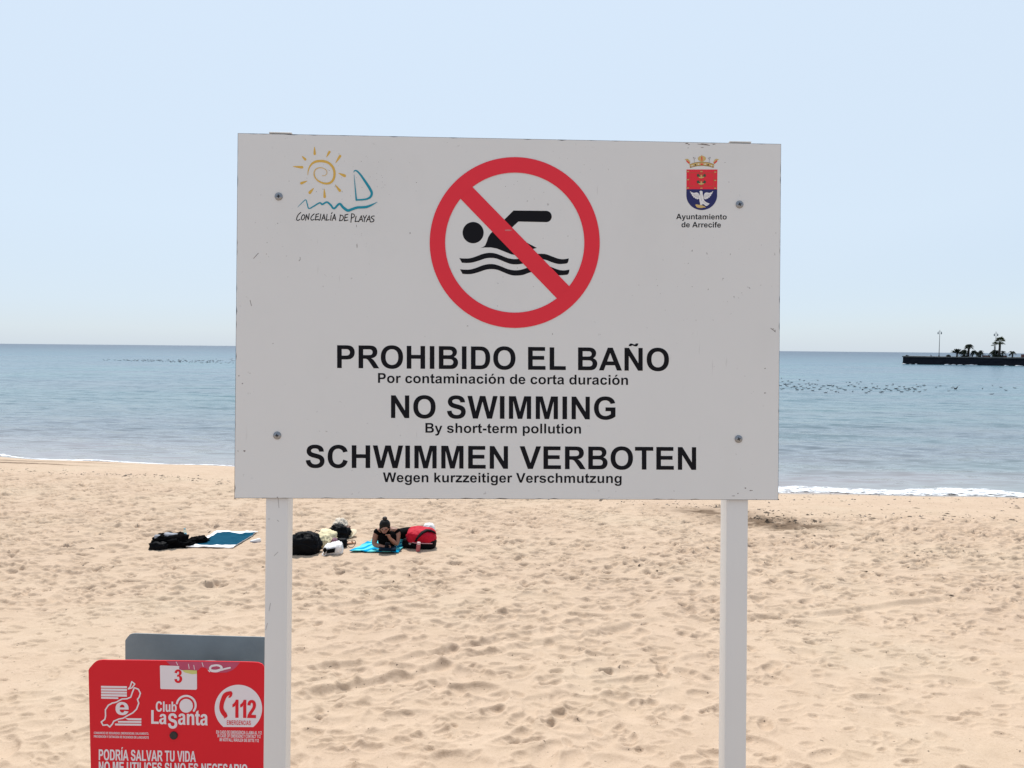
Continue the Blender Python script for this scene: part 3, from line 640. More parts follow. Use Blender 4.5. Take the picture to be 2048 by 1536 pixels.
def brush(mb, pl, pts, width, layer=1.0, mi=0, tr=None, smooth=True, round_=True):
    """a brush stroke; points are (x, y[, width])"""
    tr = tr or (lambda x, y: (x, y))
    P = [Vector((p[0], p[1], p[2] if len(p) > 2 else width)) for p in pts]
    Q = spline(P, 6) if smooth and len(P) > 2 else P
    vs = []; ly = layer
    for i, q in enumerate(Q):
        a = Q[max(i - 1, 0)]; b = Q[min(i + 1, len(Q) - 1)]
        t = Vector((b.x - a.x, b.y - a.y)); t = t / (t.length or 1)
        w = max(q.z, 1) / 2; ly += .012
        k = 1.0
        if not smooth and 0 < i < len(Q) - 1:
            e = Vector((Q[i].x - Q[i - 1].x, Q[i].y - Q[i - 1].y)).normalized(); k = 1 / max(.5, abs(e.dot(t)))
        for sgn in (1, -1):
            vs.append(pl.pt(*tr(q.x - sgn * t.y * w * k, q.y + sgn * t.x * w * k), ly))
    fs = [(2 * i, 2 * i + 1, 2 * i + 3, 2 * i + 2) for i in range(len(Q) - 1)]
    mb.add(vs, fs, mi)
    if round_:
        for q, s_ in ((Q[0], -.05), (Q[-1], .05)):
            r = max(q.z, 1) / 2
            mb.add([pl.pt(*tr(q.x + r * math.cos(k * .5236), q.y + r * math.sin(k * .5236)), ly + s_) for k in range(12)], [tuple(range(12))], mi)
def ellipse(cx, cy, rx, ry=None, n=72, a0=0, a1=360):
    ry = ry or rx
    full = abs(a1 - a0) >= 360
    return [Vector((cx + rx * math.cos(R_(a0 + (a1 - a0) * k / (n if full else n - 1))), cy + ry * math.sin(R_(a0 + (a1 - a0) * k / (n if full else n - 1))))) for k in range(n)]
def V2(L): return [Vector(p) for p in L]
def text(parent, name, s_, pl, x0, x1, yb0, yb1, cap, m_, label, layer=1.0, ex=0.0, tr=None, space=0.0, capu=1466.0):
    """one line of lettering from photo x0 to x1 on a baseline running from yb0 to yb1"""
    x = 0; items = []
    for ch in s_:
        adv, L = glyph(ch, ex); items.append((x, L)); x += adv + space
    xs = [gx + p.x for gx, L in items for lp in L for p in lp]; a, b = min(xs), max(xs)
    k = (x1 - x0) / (b - a); mb = MB()
    for gx, L in items:
        if not L: continue
        lp2 = [[Vector((x0 + (gx + p.x - a) * k, 0)) for p in lp] for lp in L]
        for lp, src in zip(lp2, L):
            for q, p in zip(lp, src):
                yb = yb0 + (yb1 - yb0) * (q.x - x0) / (x1 - x0); q.y = yb - p.y * cap / capu
        fill(mb, pl, lp2, layer, 0, tr)
    return mb.build(name, m_, parent, label=label)

# ---------------------------------------------------------------- the big sign
BC = Vector((-0.003784, 2.211554, 3.481861))   # centre of the board
EX = Vector((.999334, .036467, -.000863)); EY = Vector((-.036468, .998262, -.046288)); EZ = Vector((-.000826, .046288, .998928))
BW, BH, BT = 1.5, 0.99434, 0.006
ground_z = float(base_h(0.0, 2.25))
sign = thing("warning_sign", (0, 2.15, ground_z), "large white rectangular no swimming board with red prohibition symbol on two white posts", "sign")
AX = (EX, EY, EZ)
PLB = Plane(BC, -EY)
mb = MB(); mb.box(BC + EY * (BT / 2 + .0006), (BW, BT, BH), AX, 0)
# nibbled dark core along the cut edge, then the white face sheet a hair smaller
board = mb.build("sign_board", [M_edge], sign, label="white weathered rectangular panel with a dark cut edge")
mb = MB(); nx_, nz_ = 90, 60
r3 = random.Random(5)
def edge_pts():
    L = []
    for a, b, n_ in (((-1, -1), (1, -1), 110), ((1, -1), (1, 1), 80), ((1, 1), (-1, 1), 110), ((-1, 1), (-1, -1), 80)):
        for k in range(n_):
            t = k / n_; ins = .0011 + (.0022 * r3.random() ** 2 if r3.random() < .22 else 0)
            x = (a[0] + (b[0] - a[0]) * t) * (BW / 2 - ins); z = (a[1] + (b[1] - a[1]) * t) * (BH / 2 - ins); L.append((x, z))
    return L
E_ = edge_pts()
mb.add([BC + EX * x + EZ * z - EY * .0002 for x, z in E_], [tuple(range(len(E_)))], 0)
FACE = mb

PS = .060                                      # square tube posts behind the board
def post_line(px):                             # local x of a post from its left and right front edges in the photo
    o = BC + EY * (BT + .002); p = on_plane(px, 1150, o, -EY); return (p - BC).dot(EX)
for (xl, xr) in ((530, 574.5), (1452.5, 1495.5)):
    a, b = post_line(xl), post_line(xr); c_ = (a + b) / 2; w = b - a
    top = BH / 2 + .0035; bot = (ground_z - .35 - BC.z) / EZ.z
    mb = MB(); mb.box(BC + EX * c_ + EY * (BT + .002 + PS / 2) + EZ * ((top + bot) / 2), (w, PS, top - bot), AX, 0, bev=.0035)
    if xl < 1000:
        k_f = len(mb.f); PLP = Plane(BC + EY * (BT + .002), -EY)
        for p1, p2 in (((538, 1222), (541, 1206)), ((531, 1260), (535, 1246)), ((536, 1038), (540, 1038)), ((554, 1040), (558, 1043)), ((548, 1112), (556, 1104)), ((556, 996), (558, 1016))):
            brush(mb, PLP, [p1, p2], .9, .8, 0, None, False, False)
        for q_ in range(k_f, len(mb.f)): mb.m[q_] = 1
    po = mb.build("post", [M_post, mat("scuff", (.42, .40, .39), .7)], sign)
    mb = MB(); mb.box(BC + EX * c_ + EY * (BT + .002 + PS / 2) + EZ * (top + .0023), (w + .001, PS + .001, .0045), AX, 0, bev=.0016)
    mb.build("post_cap", M_cap, po)

for (px, py, rot, dk) in ((557.5, 393, .1, 0), (1479, 409, .3, 1), (554.5, 871, .15, 1), (1477, 878, .35, 1)):
    p = PLB.pt(px, py, 1)
    mb = MB(); mb.lathe(p, [(.0108, 0), (.0108, .0012), (.0092, .0026), (.0060, .0036), (.0001, .0040)], 20, 0, (EX, EZ, -EY))
    sc = mb.build("screw", M_screw, sign)
    mb = MB(); c, s_ = math.cos(rot), math.sin(rot); X2 = EX * c + EZ * s_; Z2 = EZ * c - EX * s_
    mb.box(p - EY * .0040, (.0090, .0012, .0022), (X2, EY, Z2)); mb.box(p - EY * .0041, (.0022, .0012, .0090), (X2, EY, Z2))
    mb.build("cross_recess", M_slot, sc)

# prohibition symbol
T2 = ZX(3.84, 840, 290)
mb = MB(); fill(mb, PLB, [ellipse(727.5, 749, 653, 656, 128), ellipse(727.5, 749.5, 534.5, 537.5, 128)], 3, 0, T2)
mb.build("prohibition_ring", M_red, sign)
mb = MB(); fill(mb, PLB, [V2([(403, 322), (1148, 1086), (1100, 1150), (1053, 1180), (310, 412), (340, 350)])], 2.4, 0, T2)
fill(mb, PLB, [V2([(650, 650), (680, 648), (712, 652), (690, 661), (655, 660)])], 3.2, 1, T2)
mb.build("slash_bar", [M_red, mat("scratched_red", (.62, .16, .17), .5)], sign)
mb = MB()
fill(mb, PLB, [ellipse(408, 673, 81, 82, 60)], 1, 0, T2)
fill(mb, PLB, [V2([(465, 790), (484, 784), (500, 772), (512, 745), (523, 710), (540, 682), (556, 667), (650, 571), (718, 503)]) + ellipse(969, 549, 43, 43.5, 18, -88, 88)
               + V2([(755, 588), (708, 632), (700, 650), (760, 705), (825, 752), (897, 790), (862, 800), (820, 806), (780, 830), (735, 846), (700, 839), (640, 815), (590, 795), (545, 787), (500, 787)])], 1, 0, T2)
up = [(302, 868), (330, 871), (380, 870), (430, 856), (480, 837), (530, 828), (575, 832), (620, 847), (670, 867), (720, 876), (770, 872), (830, 853), (880, 839), (930, 835), (970, 839), (1010, 854), (1060, 872), (1100, 877), (1143, 871)]
lo = [(1140, 890), (1130, 908), (1100, 913), (1062, 914), (1020, 903), (970, 884), (930, 876), (885, 880), (830, 896), (785, 912), (735, 917), (690, 912), (640, 893), (590, 873), (545, 867), (500, 872), (450, 889), (400, 903), (360, 906), (322, 904)]
for dx, dy in ((0, 0), (5, 86)):
    L = [p.to_2d() for p in spline([(x, y, 0) for x, y in up], 3)] + [p.to_2d() for p in spline([(x, y, 0) for x, y in lo], 3)]
    fill(mb, PLB, [[Vector((p.x + dx, p.y + dy)) for p in L]], 1, 0, T2)
mb.build("swimmer_pictogram", M_black, sign, label="black swimmer with raised arm above two wavy lines")

for (s_, x0, x1, y0, y1, cap) in (
    ("PROHIBIDO EL BA\u00d1O", 674.2, 1338, 736, 742, 45.6), ("Por contaminaci\u00f3n de corta duraci\u00f3n", 756, 1256, 765.7, 769.9, 19.6),
    ("NO SWIMMING", 782, 1231, 836, 839.2, 45.4), ("By short-term pollution", 850.8, 1162, 865.4, 867.3, 19.4),
    ("SCHWIMMEN VERBOTEN", 611.5, 1392.4, 935.4, 939.8, 45.4), ("Wegen kurzzeitiger Verschmutzung", 765.8, 1243.2, 964.2, 966.2, 19.3),
    ("Ayuntamiento", 1352.4, 1453.4, 438.4, 438.9, 10.8), ("de Arrecife", 1363, 1441.8, 454.6, 455, 10.8)):
    text(sign, "lettering", s_, PLB, x0, x1, y0, y1, cap, M_black, "black lettering reading " + s_)

# sun, sail and wave emblem
T1 = ZX(5.12, 460, 250)
mb = MB()
brush(mb, PLB, [(797, 510, 5), (801, 470, 10), (815, 430, 14), (845, 392, 20), (885, 373, 24), (930, 369, 25), (975, 374, 25), (1015, 392, 24), (1050, 428, 24), (1068, 475, 23), (1068, 525, 23), (1052, 567, 22), (1022, 593, 21), (980, 599, 19), (940, 590, 17), (900, 569, 14), (872, 538, 12), (861, 503, 11), (866, 470, 9), (888, 446, 8), (922, 437, 7), (957, 443, 6), (985, 463, 6), (993, 487, 5), (983, 509, 5), (960, 520, 4), (944, 517, 4)], 10, 1, 0, T1)
for a, b in (((865, 226, 6), (867, 296, 25)), ((988, 328, 5), (1018, 276, 25)), ((1082, 388, 5), (1127, 318, 26)), ((740, 322, 8), (770, 352, 25)), ((645, 424, 4), (738, 433, 27)), ((788, 574, 6), (731, 596, 27)), ((856, 648, 6), (817, 692, 30)), ((965, 655, 6), (969, 736, 26)), ((1079, 614, 5), (1124, 672, 27)), ((1112, 493, 5), (1174, 520, 29))):
    brush(mb, PLB, [a, ((a[0] + b[0]) / 2, (a[1] + b[1]) / 2, a[2] * .35 + b[2] * .65), b], 10, 1, 0, T1)
mb.build("sun_emblem", M_yel, sign)
mb = MB()
brush(mb, PLB, [(1267, 484, 5), (1274, 470, 12), (1290, 467, 15), (1310, 480, 17), (1340, 514, 20), (1390, 586, 25), (1432, 652, 27), (1451, 695, 25), (1440, 734, 23), (1402, 757, 19), (1350, 765, 17), (1293, 767, 16)], 10, 1, 0, T1)
brush(mb, PLB, [(1294, 769, 17), (1286, 690, 12), (1278, 600, 8), (1270, 508, 3)], 10, 2, 0, T1)
brush(mb, PLB, [(692, 842, 3), (738, 795, 8), (775, 766, 9), (790, 805, 11), (808, 855, 12), (860, 830, 14), (918, 797, 15), (945, 812, 18), (992, 790, 18), (1030, 818, 20), (1065, 855, 20), (1120, 807, 22), (1158, 843, 26), (1205, 875, 28), (1250, 862, 26), (1300, 846, 26), (1350, 843, 25), (1400, 838, 25), (1450, 819, 17), (1508, 789, 3)], 10, 1, 0, T1)
mb.build("sail_emblem", M_teal, sign)
mb = MB()
HAND = [[(724, 896), (700, 918), (684, 950), (684, 972), (698, 976), (716, 966)], [(748, 920), (734, 938), (732, 962), (742, 972), (758, 960), (766, 936), (758, 920), (746, 920)],
    [(774, 976), (783, 918)], [(783, 920), (802, 968)], [(802, 968), (811, 908)], [(862, 910), (838, 932), (827, 958), (838, 974), (860, 966)],
    [(882, 914), (873, 973)], [(873, 972), (906, 966)], [(881, 915), (910, 909)], [(877, 943), (903, 937)], [(930, 912), (924, 955), (918, 974), (905, 970)],
    [(938, 976), (962, 914)], [(962, 914), (974, 974)], [(946, 956), (972, 951)], [(994, 914), (986, 976)], [(986, 975), (1016, 970)], [(1036, 926), (1030, 976)], [(1046, 897), (1038, 910)],
    [(1045, 979), (1070, 914)], [(1070, 914), (1082, 974)], [(1052, 957), (1080, 951)],
    [(1131, 922), (1122, 980)], [(1128, 921), (1154, 930), (1161, 953), (1148, 974), (1120, 981)], [(1179, 921), (1172, 981)], [(1172, 981), (1207, 974)], [(1178, 921), (1208, 914)], [(1175, 950), (1202, 944)],
    [(1246, 908), (1238, 996)], [(1244, 909), (1268, 914), (1273, 934), (1260, 946), (1242, 955)], [(1291, 934), (1281, 989)], [(1281, 989), (1316, 985)],
    [(1318, 991), (1345, 929)], [(1345, 929), (1358, 987)], [(1326, 972), (1354, 966)], [(1364, 928), (1380, 958)], [(1398, 925), (1380, 958), (1374, 991)],
    [(1395, 990), (1426, 929)], [(1426, 929), (1436, 989)], [(1403, 971), (1433, 965)], [(1477, 932), (1455, 935), (1447, 949), (1460, 960), (1474, 972), (1466, 988), (1440, 993)]]
for i, st in enumerate(HAND): brush(mb, PLB, st, 9, 1 + .05 * (i % 7), 0, T1)
mb.build("handwritten_lettering", M_black, sign, label="black hand drawn lettering reading CONCEJAL\u00cdA DE PLAYAS")

# coat of arms
T3 = ZX(9.035, 1340, 300)
arms = MB()
fill(arms, PLB, [V2([(298, 352), (858, 352), (853, 709), (297, 709)])], 1, 0, T3)
arms = arms.build("crest_red_field", M_red, sign)
mb = MB(); fill(mb, PLB, [V2([(297, 709), (853, 709), (852, 815)]) + ellipse(574, 815, 279, 270, 40, 4, 176) + V2([(295, 815)])], 1.2, 0, T3)
mb.build("crest_blue_field", M_blue, sign)
mb = MB()                                      # crown
band = [(352, 262), (400, 238), (470, 220), (575, 213), (680, 220), (750, 238), (800, 266), (786, 324), (720, 302), (640, 290), (575, 287), (500, 292), (420, 305), (366, 324)]
fill(mb, PLB, [V2(band)], 1, 0, T3)
brush(mb, PLB, [(372, 318), (430, 298), (500, 284), (575, 280), (650, 283), (720, 294), (780, 318)], 9, 1.6, 1, T3)
brush(mb, PLB, [(364, 262), (420, 240), (480, 226), (575, 220), (670, 226), (740, 240), (790, 264)], 7, 1.6, 1, T3)
fill(mb, PLB, [V2([(575, 88), (592, 108), (618, 112), (650, 142), (644, 178), (612, 200), (590, 214), (560, 214), (538, 200), (508, 178), (503, 142), (532, 112), (558, 108)])], 1.3, 0, T3)
brush(mb, PLB, [(575, 125), (577, 188)], 18, 1.8, 2, T3)
for sx in (1, -1):
    q = lambda x, y: (575 + sx * (x - 575), y)
    fill(mb, PLB, [V2([q(262, 176), q(290, 160), (q(322, 160)), q(348, 180), q(364, 215), q(360, 258), q(344, 250), q(318, 232), q(296, 204), q(292, 182)])], 1.3, 0, T3)
    brush(mb, PLB, [q(305, 198), q(330, 222), q(345, 232)], 22, 1.9, 2, T3)
    brush(mb, PLB, [q(440, 225), q(438, 180), q(428, 145)], 7, 1.5, 3, T3)
    brush(mb, PLB, [q(438, 185), q(452, 150)], 5, 1.5, 3, T3)
    fill(mb, PLB, [ellipse(*q(428, 138), 12, 12, 14)], 1.7, 3, T3); fill(mb, PLB, [ellipse(*q(455, 148), 9, 9, 12)], 1.7, 3, T3)
    fill(mb, PLB, [ellipse(*q(460, 268), 16, 11, 12)], 1.9, 4, T3); fill(mb, PLB, [ellipse(*q(400, 285), 13, 9, 12)], 1.9, 5, T3); fill(mb, PLB, [ellipse(*q(515, 256), 14, 9, 12)], 1.9, 5, T3)
    fill(mb, PLB, [ellipse(*q(370, 305), 11, 10, 12)], 1.9, 1, T3)
fill(mb, PLB, [ellipse(575, 256, 27, 12, 16)], 1.9, 2, T3)
mb.build("crest_crown", [M_gold, M_goldd, M_red, M_greyp, M_black, M_white], sign)
mb = MB()                                      # castles, inner border and the two cauldrons
for (x, y) in ((325, 388), (568, 386), (818, 396), (325, 535), (818, 546), (325, 684), (568, 686), (818, 688)):
    fill(mb, PLB, [V2([(x - 20, y + 10), (x - 16, y - 6), (x - 6, y - 2), (x, y - 10), (x + 6, y - 2), (x + 16, y - 6), (x + 20, y + 10)])], 2, 0, T3)
    brush(mb, PLB, [(x - 18, y - 9), (x, y - 14), (x + 18, y - 9)], 5, 2.3, 3, T3)
for a, b in (((358, 408), (795, 412)), ((795, 412), (792, 655)), ((792, 655), (357, 650)), ((357, 650), (358, 408))): brush(mb, PLB, [a, b], 4, 2, 3, T3)
for y in (455, 572):
    fill(mb, PLB, [V2([(512, y + 22)]) + V2([(618, y + 22)]) + ellipse(565, y + 26, 50, 34, 18, 0, 180)], 2, 0, T3)
    brush(mb, PLB, [(518, y + 14), (540, y - 14), (565, y - 22), (592, y - 14), (612, y + 14)], 6, 2.2, 3, T3)
    fill(mb, PLB, [ellipse(566, y + 8, 14, 16, 12)], 2.4, 0, T3)
    for sx in (1, -1):
        q = lambda x, yy: (567 + sx * x, yy)
        fill(mb, PLB, [V2([q(18, y + 28), q(30, y + 4), q(44, y - 12), q(60, y - 30), q(66, y - 14), q(84, y - 16), q(76, y + 2), q(86, y + 12), q(72, y + 18), q(76, y + 34), q(50, y + 26)])], 2.2, 1, T3)
    brush(mb, PLB, [(535, y + 50), (565, y + 57), (595, y + 50)], 5, 2.4, 2, T3)
mb.build("crest_charges", [M_gold, M_green, M_goldd, M_goldd], sign)
mb = MB()                                      # white dove on a stone
for sx in (1, -1):
    q = lambda x, y: (570 + sx * (x - 570), y)
    fill(mb, PLB, [V2([q(360, 742), q(392, 764), q(430, 776), q(480, 766), q(512, 778), q(528, 812), q(533, 855), q(526, 888), q(506, 880), q(492, 896), q(476, 876), q(456, 880), q(446, 858), q(424, 858), q(418, 834), q(398, 826), q(398, 804), q(376, 790), q(382, 772), q(364, 762)])], 2, 0, T3)
    for k in range(5): brush(mb, PLB, [q(420 + 22 * k, 792 + 4 * k), q(440 + 19 * k, 835 + 9 * k)], 4, 2.6, 2, T3)
fill(mb, PLB, [V2([(530, 752), (545, 738), (565, 736), (588, 748), (590, 800), (600, 840), (606, 880), (624, 920), (664, 950), (716, 968), (692, 992), (676, 1004), (650, 1012), (606, 980), (590, 974), (578, 998), (560, 986), (545, 1000), (542, 960), (532, 910), (527, 850), (538, 800), (540, 765)])], 2.3, 0, T3)
brush(mb, PLB, [(600, 930), (640, 968), (680, 986)], 4, 2.8, 2, T3); brush(mb, PLB, [(556, 800), (562, 860), (572, 920)], 4, 2.8, 2, T3)
fill(mb, PLB, [V2([(455, 992), (480, 980), (520, 990), (575, 1000), (615, 1012), (642, 1030), (640, 1046), (618, 1034), (580, 1048), (530, 1048), (490, 1038), (470, 1016)])], 2, 1, T3)
mb.build("crest_dove", [M_white, M_gold, M_greyp], sign)

# scuffs and dirt that the photo shows on the panel
M_dirt = mat("dirt", (.20, .17, .16), .8, var=.4, vscale=90)
mb = FACE; n_face = len(mb.f)
def smudge(x, y, rx, ry, k=9):
    fill(mb, PLB, [[Vector((x + rx * (.5 + .9 * r3.random()) * math.cos(i * 6.283 / k), y + ry * (.5 + .9 * r3.random()) * math.sin(i * 6.283 / k))) for i in range(k)]], .8 + .05 * r3.random())
for (x, y, rx, ry) in ((1373, 287, 3, 1.4), (1378, 289, 1.6, .9), (1404, 287.5, 5, .8), (1412, 288.5, 6, .7), (1428, 288.5, 4, .9), (1405, 295, 3, .5), (1376, 296, 1, .8), (489, 902, 2.2, 1.6), (476, 902, 1, .8), (485, 767, 1.4, 1.2), (546, 687, 1, 1),
                       (1550, 661, .8, 2), (1546, 658, 3, .6), (1491, 976, 2, 1.2), (1502, 981, 3, .8), (1476, 987, 1.6, .9), (1467, 992, 3, .6), (1513, 999, 1.6, .7), (1557, 999, 2, 1.4), (470, 997, 2, 1), (555, 994.5, 1.8, .9), (1530, 786, 1.6, .9), (1530, 737, 1.5, 1), (1348, 982, .8, .8),
                       (714, 492, .7, 5), (713, 452, .6, 2.5), (820, 466, .8, 2.2), (578, 362, .8, .7), (646, 378, 1, .7), (833, 365, 1, .7), (770, 370, .8, .6), (533, 508, .8, .8), (534, 485, .9, .7), (1450, 325, .9, .8), (1458, 364, .8, .7), (1105, 668, .9, 1.2), (935, 652, 2, .6)):
    smudge(x, y, rx, ry)
for a, b in (((507, 517), (517, 506)), ((1541, 656), (1551, 664)), ((500, 600), (503, 612)), ((1395, 288), (1420, 291))): brush(mb, PLB, [a, b], 1.0, .9, 0, None, False, False)
for k in range(46): smudge(r3.gauss(735, 60) if k < 26 else r3.gauss(1130, 60), r3.gauss(352, 26) if k < 26 else r3.gauss(345, 28), .35 + .4 * r3.random(), .35 + .35 * r3.random(), 6)
for q_ in range(n_face, len(mb.f)): mb.m[q_] = 1
mb.build("face_sheet", [M_board, M_dirt], board)

# ---------------------------------------------------------------- red rescue-ring holder at lower left
T4 = ZX(5.12, 160, 1250)
RN = Vector((math.sin(R_(-1.1)), -math.cos(R_(-1.1)), 0.02))
PLR = Plane((-.9, 2.42, 2.2), RN); PLK = Plane((-.9, 2.66, 2.2), RN)
gz2 = float(base_h(-1.0, 2.5))
hold = thing("rescue_station", (-.99, 2.55, gz2), "red rescue panel with white emblems, grey metal plate behind it, partly hidden by left post", "sign")
def slab(pl, loop, thick, tr, mats_, name, parent, label=None):
    mb = MB(); L = [Vector(tr(*p)) for p in loop]; n_ = len(L)
    f = [pl.pt(p.x, p.y, 0) for p in L]; b = [q - pl.n * thick for q in f]
    mb.add(f + b, [tuple(range(2 * n_ - 1, n_ - 1, -1))], 1)
    mb.add(f + b, [tuple(range(n_))] + [(i, i + n_, (i + 1) % n_ + n_, (i + 1) % n_) for i in range(n_)], 0)
    return mb.build(name, mats_, parent, label=label)
red_loop = V2([(88, 520), (87, 462), (98, 440), (120, 415), (140, 392), (165, 371), (195, 361), (245, 357), (300, 359), (560, 361), (1000, 367), (1500, 374), (1760, 380), (1820, 384), (1860, 398), (1880, 420), (1888, 455), (1880, 2900), (172, 2900), (110, 1464), (104, 1200)])
front = slab(PLR, red_loop, .004, T4, [M_pred, M_galv], "front_panel", hold)
mb = MB()
grey = V2([(463, 160), (470, 146), (492, 118), (510, 97), (535, 88), (575, 86), (1200, 106), (1875, 124), (2050, 128), (2095, 134), (2118, 160), (2125, 200), (2115, 2500), (470, 2500)])
slab(PLK, grey, .004, T4, [M_galv, M_galv], "back_panel", hold, "bare grey galvanised plate")
pc = on_plane(415, 1345, Vector((0, 2.585, 2.2)), Vector((0, -1, 0)))
topz = on_plane(415, 1318, Vector((0, 2.615, 2.2)), Vector((0, -1, 0))).z
mb = MB(); mb.lathe((pc.x, 2.585, 0), [(.046, gz2 - .3), (.046, topz - .03), (.043, topz - .015), (.034, topz - .005), (.018, topz), (.001, topz + .001)], 28)
mb.build("pole", mat("pole_grey", (.13, .145, .155), .75, spec=.2, var=.2), hold)
mb = MB()
fill(mb, PLR, [V2([(880, 371), (1000, 372), (1500, 379), (1640, 381), (1600, 430), (1560, 462), (1500, 486), (1400, 488), (1330, 480), (1290, 440), (1240, 432), (1205, 466), (1015, 470), (1012, 424), (930, 414)])], 1, 0, T4)
for a, b in (((985, 378), (1000, 410)), ((1110, 400), (1118, 445)), ((1165, 412), (1172, 455)), ((1250, 385), (1262, 425))): brush(mb, PLR, [a, b], 6, 1.6, 1, T4, False)
mb.build("peeled_patch", [M_ppink, M_pwhite], hold)
mb = MB()
fill(mb, PLR, [V2([(818, 420), (826, 413), (1016, 420), (1016, 452), (1044, 462), (1197, 465), (1198, 652), (1188, 663), (832, 656), (823, 648)])], 2, 0, T4)
fill(mb, PLR, [V2([(1046, 463), (1110, 461), (1197, 466), (1197, 500), (1150, 504), (1095, 492), (1065, 482)])], 2.8, 1, T4)
mb.build("number_sticker", [M_pwhite, M_pyel], hold, label="white torn sticker with a red number 3")
text(hold, "number", "3", PLR, 966, 1046, 592, 593, 138, M_pred, "red number 3", 3, 40, T4, capu=1472)
mb = MB()
brush(mb, PLR, [(1348, 420, 22), (1400, 412, 20), (1440, 424, 24), (1448, 450, 24), (1400, 470, 28), (1345, 466, 26), (1332, 440, 22), (1350, 418, 20)], 22, 2, 0, T4)
brush(mb, PLR, [(1448, 462, 14), (1480, 450, 18), (1536, 438, 18)], 16, 3, 0, T4); brush(mb, PLR, [(1312, 462, 6), (1328, 478, 10)], 8, 2, 0, T4)
mb.build("torn_paper", M_pwhite, hold)
mb = MB()                                      # island emblem
for (a, b, c_, d) in ((215, 480, 623, 643), (215, 480, 650, 672), (216, 480, 679, 700), (216, 480, 706, 730), (217, 392, 736, 754)):
    k_ = .012; fill(mb, PLR, [V2([(a, c_), (b, c_ + 4), (b, d + 4), (a, d)])], 1, 0, T4)
for (a, b, c_, d) in ((470, 628, 954, 977), (396, 628, 982, 1003), (366, 628, 1009, 1031)):
    fill(mb, PLR, [V2([(a - 8, c_), (b, c_ + 2), (b, d), (a - 6 + 30 * (a > 460), d - 3)])], 1, 0, T4)
isl = [(556, 642), (598, 658), (618, 698), (606, 738), (588, 762), (602, 800), (580, 860), (540, 900), (482, 930), (442, 955), (400, 962), (346, 985), (330, 1015), (305, 1044), (280, 1022), (236, 1026), (218, 992), (254, 966), (262, 930), (260, 868), (290, 822), (330, 800), (372, 790), (430, 758), (482, 755), (520, 738), (536, 690), (556, 642)]
for i in range(len(isl) - 1): brush(mb, PLR, [isl[i], isl[i + 1]], 14, 1.4 + .03 * (i % 5), 0, T4, False)
i2 = [(530, 580), (561, 604), (534, 642), (495, 655), (515, 630), (530, 580)]
for i in range(5): brush(mb, PLR, [i2[i], i2[i + 1]], 13, 1.4 + .03 * i, 0, T4, False)
mb.build("island_emblem", M_pwhite, hold)
text(hold, "emblem_letter", "e", PLR, 364, 498, 919, 921, 132, M_pwhite, "white letter e", 2.2, 20, T4, capu=1086)
text(hold, "small_lettering", "CONSORCIO DE SEGURIDAD, EMERGENCIAS, SALVAMENTO,", PLR, 142, 703, 1116, 1124, 23, M_pwhite, "tiny white lettering reading CONSORCIO DE SEGURIDAD, EMERGENCIAS, SALVAMENTO,", 1, 0, T4)
text(hold, "small_lettering", "PREVENCI\u00d3N Y EXTINCI\u00d3N DE INCENDIOS DE LANZAROTE", PLR, 142, 705, 1153, 1165, 24, M_pwhite, "tiny white lettering reading PREVENCI\u00d3N Y EXTINCI\u00d3N DE INCENDIOS DE LANZAROTE", 1, 0, T4)
for s_, x0, x1, y0, y1, cap, cu in (("Club", 776, 990, 886, 889, 104, 1466), ("La", 729, 886, 1011, 1016, 140, 1454), ("S", 900, 996, 1058, 1059, 152, 1466), ("anta", 1004, 1308, 1020, 1028, 152, 1437)):
    text(hold, "lettering", s_, PLR, x0, x1, y0, y1, cap, M_pwhite, "white rounded lettering reading " + s_, 1.2, 30, T4, capu=cu)
mb = MB(); fill(mb, PLR, [ellipse(1087, 827, 69, 71, 40)], 1, 0, T4)
brush(mb, PLR, [(1087 + 97 * math.cos(R_(a)), 822 + 96 * math.sin(R_(a)), 21) for a in range(192, 400, 12)], 21, 1.5, 0, T4)
mb.build("club_emblem", M_pwhite, hold)
mb = MB(); fill(mb, PLR, [ellipse(1622, 855, 243, 243, 90, 129, 411.5)], 1, 0, T4)
mb.build("emergency_disc", M_pwhite, hold)
mb = MB()
brush(mb, PLR, [(1520, 700, 40), (1488, 718, 48), (1466, 760, 46), (1450, 815, 44), (1450, 862, 44), (1468, 900, 46), (1490, 930, 40)], 44, 2, 0, T4)
fill(mb, PLR, [V2([(1528, 676), (1552, 680), (1562, 700), (1556, 726), (1540, 744), (1524, 746), (1518, 740), (1534, 716), (1536, 692)])], 2.6, 0, T4)
fill(mb, PLR, [V2([(1484, 886), (1500, 900), (1504, 930), (1492, 950), (1478, 958), (1472, 952), (1486, 932), (1488, 908)])], 2.6, 0, T4)
mb.build("handset_symbol", M_pred, hold)
text(hold, "lettering", "112", PLR, 1560, 1802, 950, 954, 186, M_pred, "red number 112", 2, 60, T4, space=-170, capu=1472)
text(hold, "lettering", "EMERGENCIAS", PLR, 1504, 1748, 1022, 1026, 46, M_pred, "red lettering reading EMERGENCIAS", 2, -30, T4)
for s_, x0, x1, y0, y1 in (("EN CASO DE EMERGENCIA LLAMA AL 112", 1395, 1860, 1112, 1120), ("IN CASE OF EMERGENCY CONTACT 112", 1408, 1848, 1150, 1158), ("IM NOTFALL W\u00c4HLEN SIE BITTE 112", 1430, 1830, 1190, 1200)):
    text(hold, "small_lettering", s_, PLR, x0, x1, y0, y1, 33, M_pwhite, "small white lettering reading " + s_, 1, 15, T4)
text(hold, "lettering", "PODR\u00cdA SALVAR TU VIDA", PLR, 192, 1187, 1383, 1402, 110, M_pwhite, "white condensed lettering reading PODR\u00cdA SALVAR TU VIDA", 1, 32, T4)
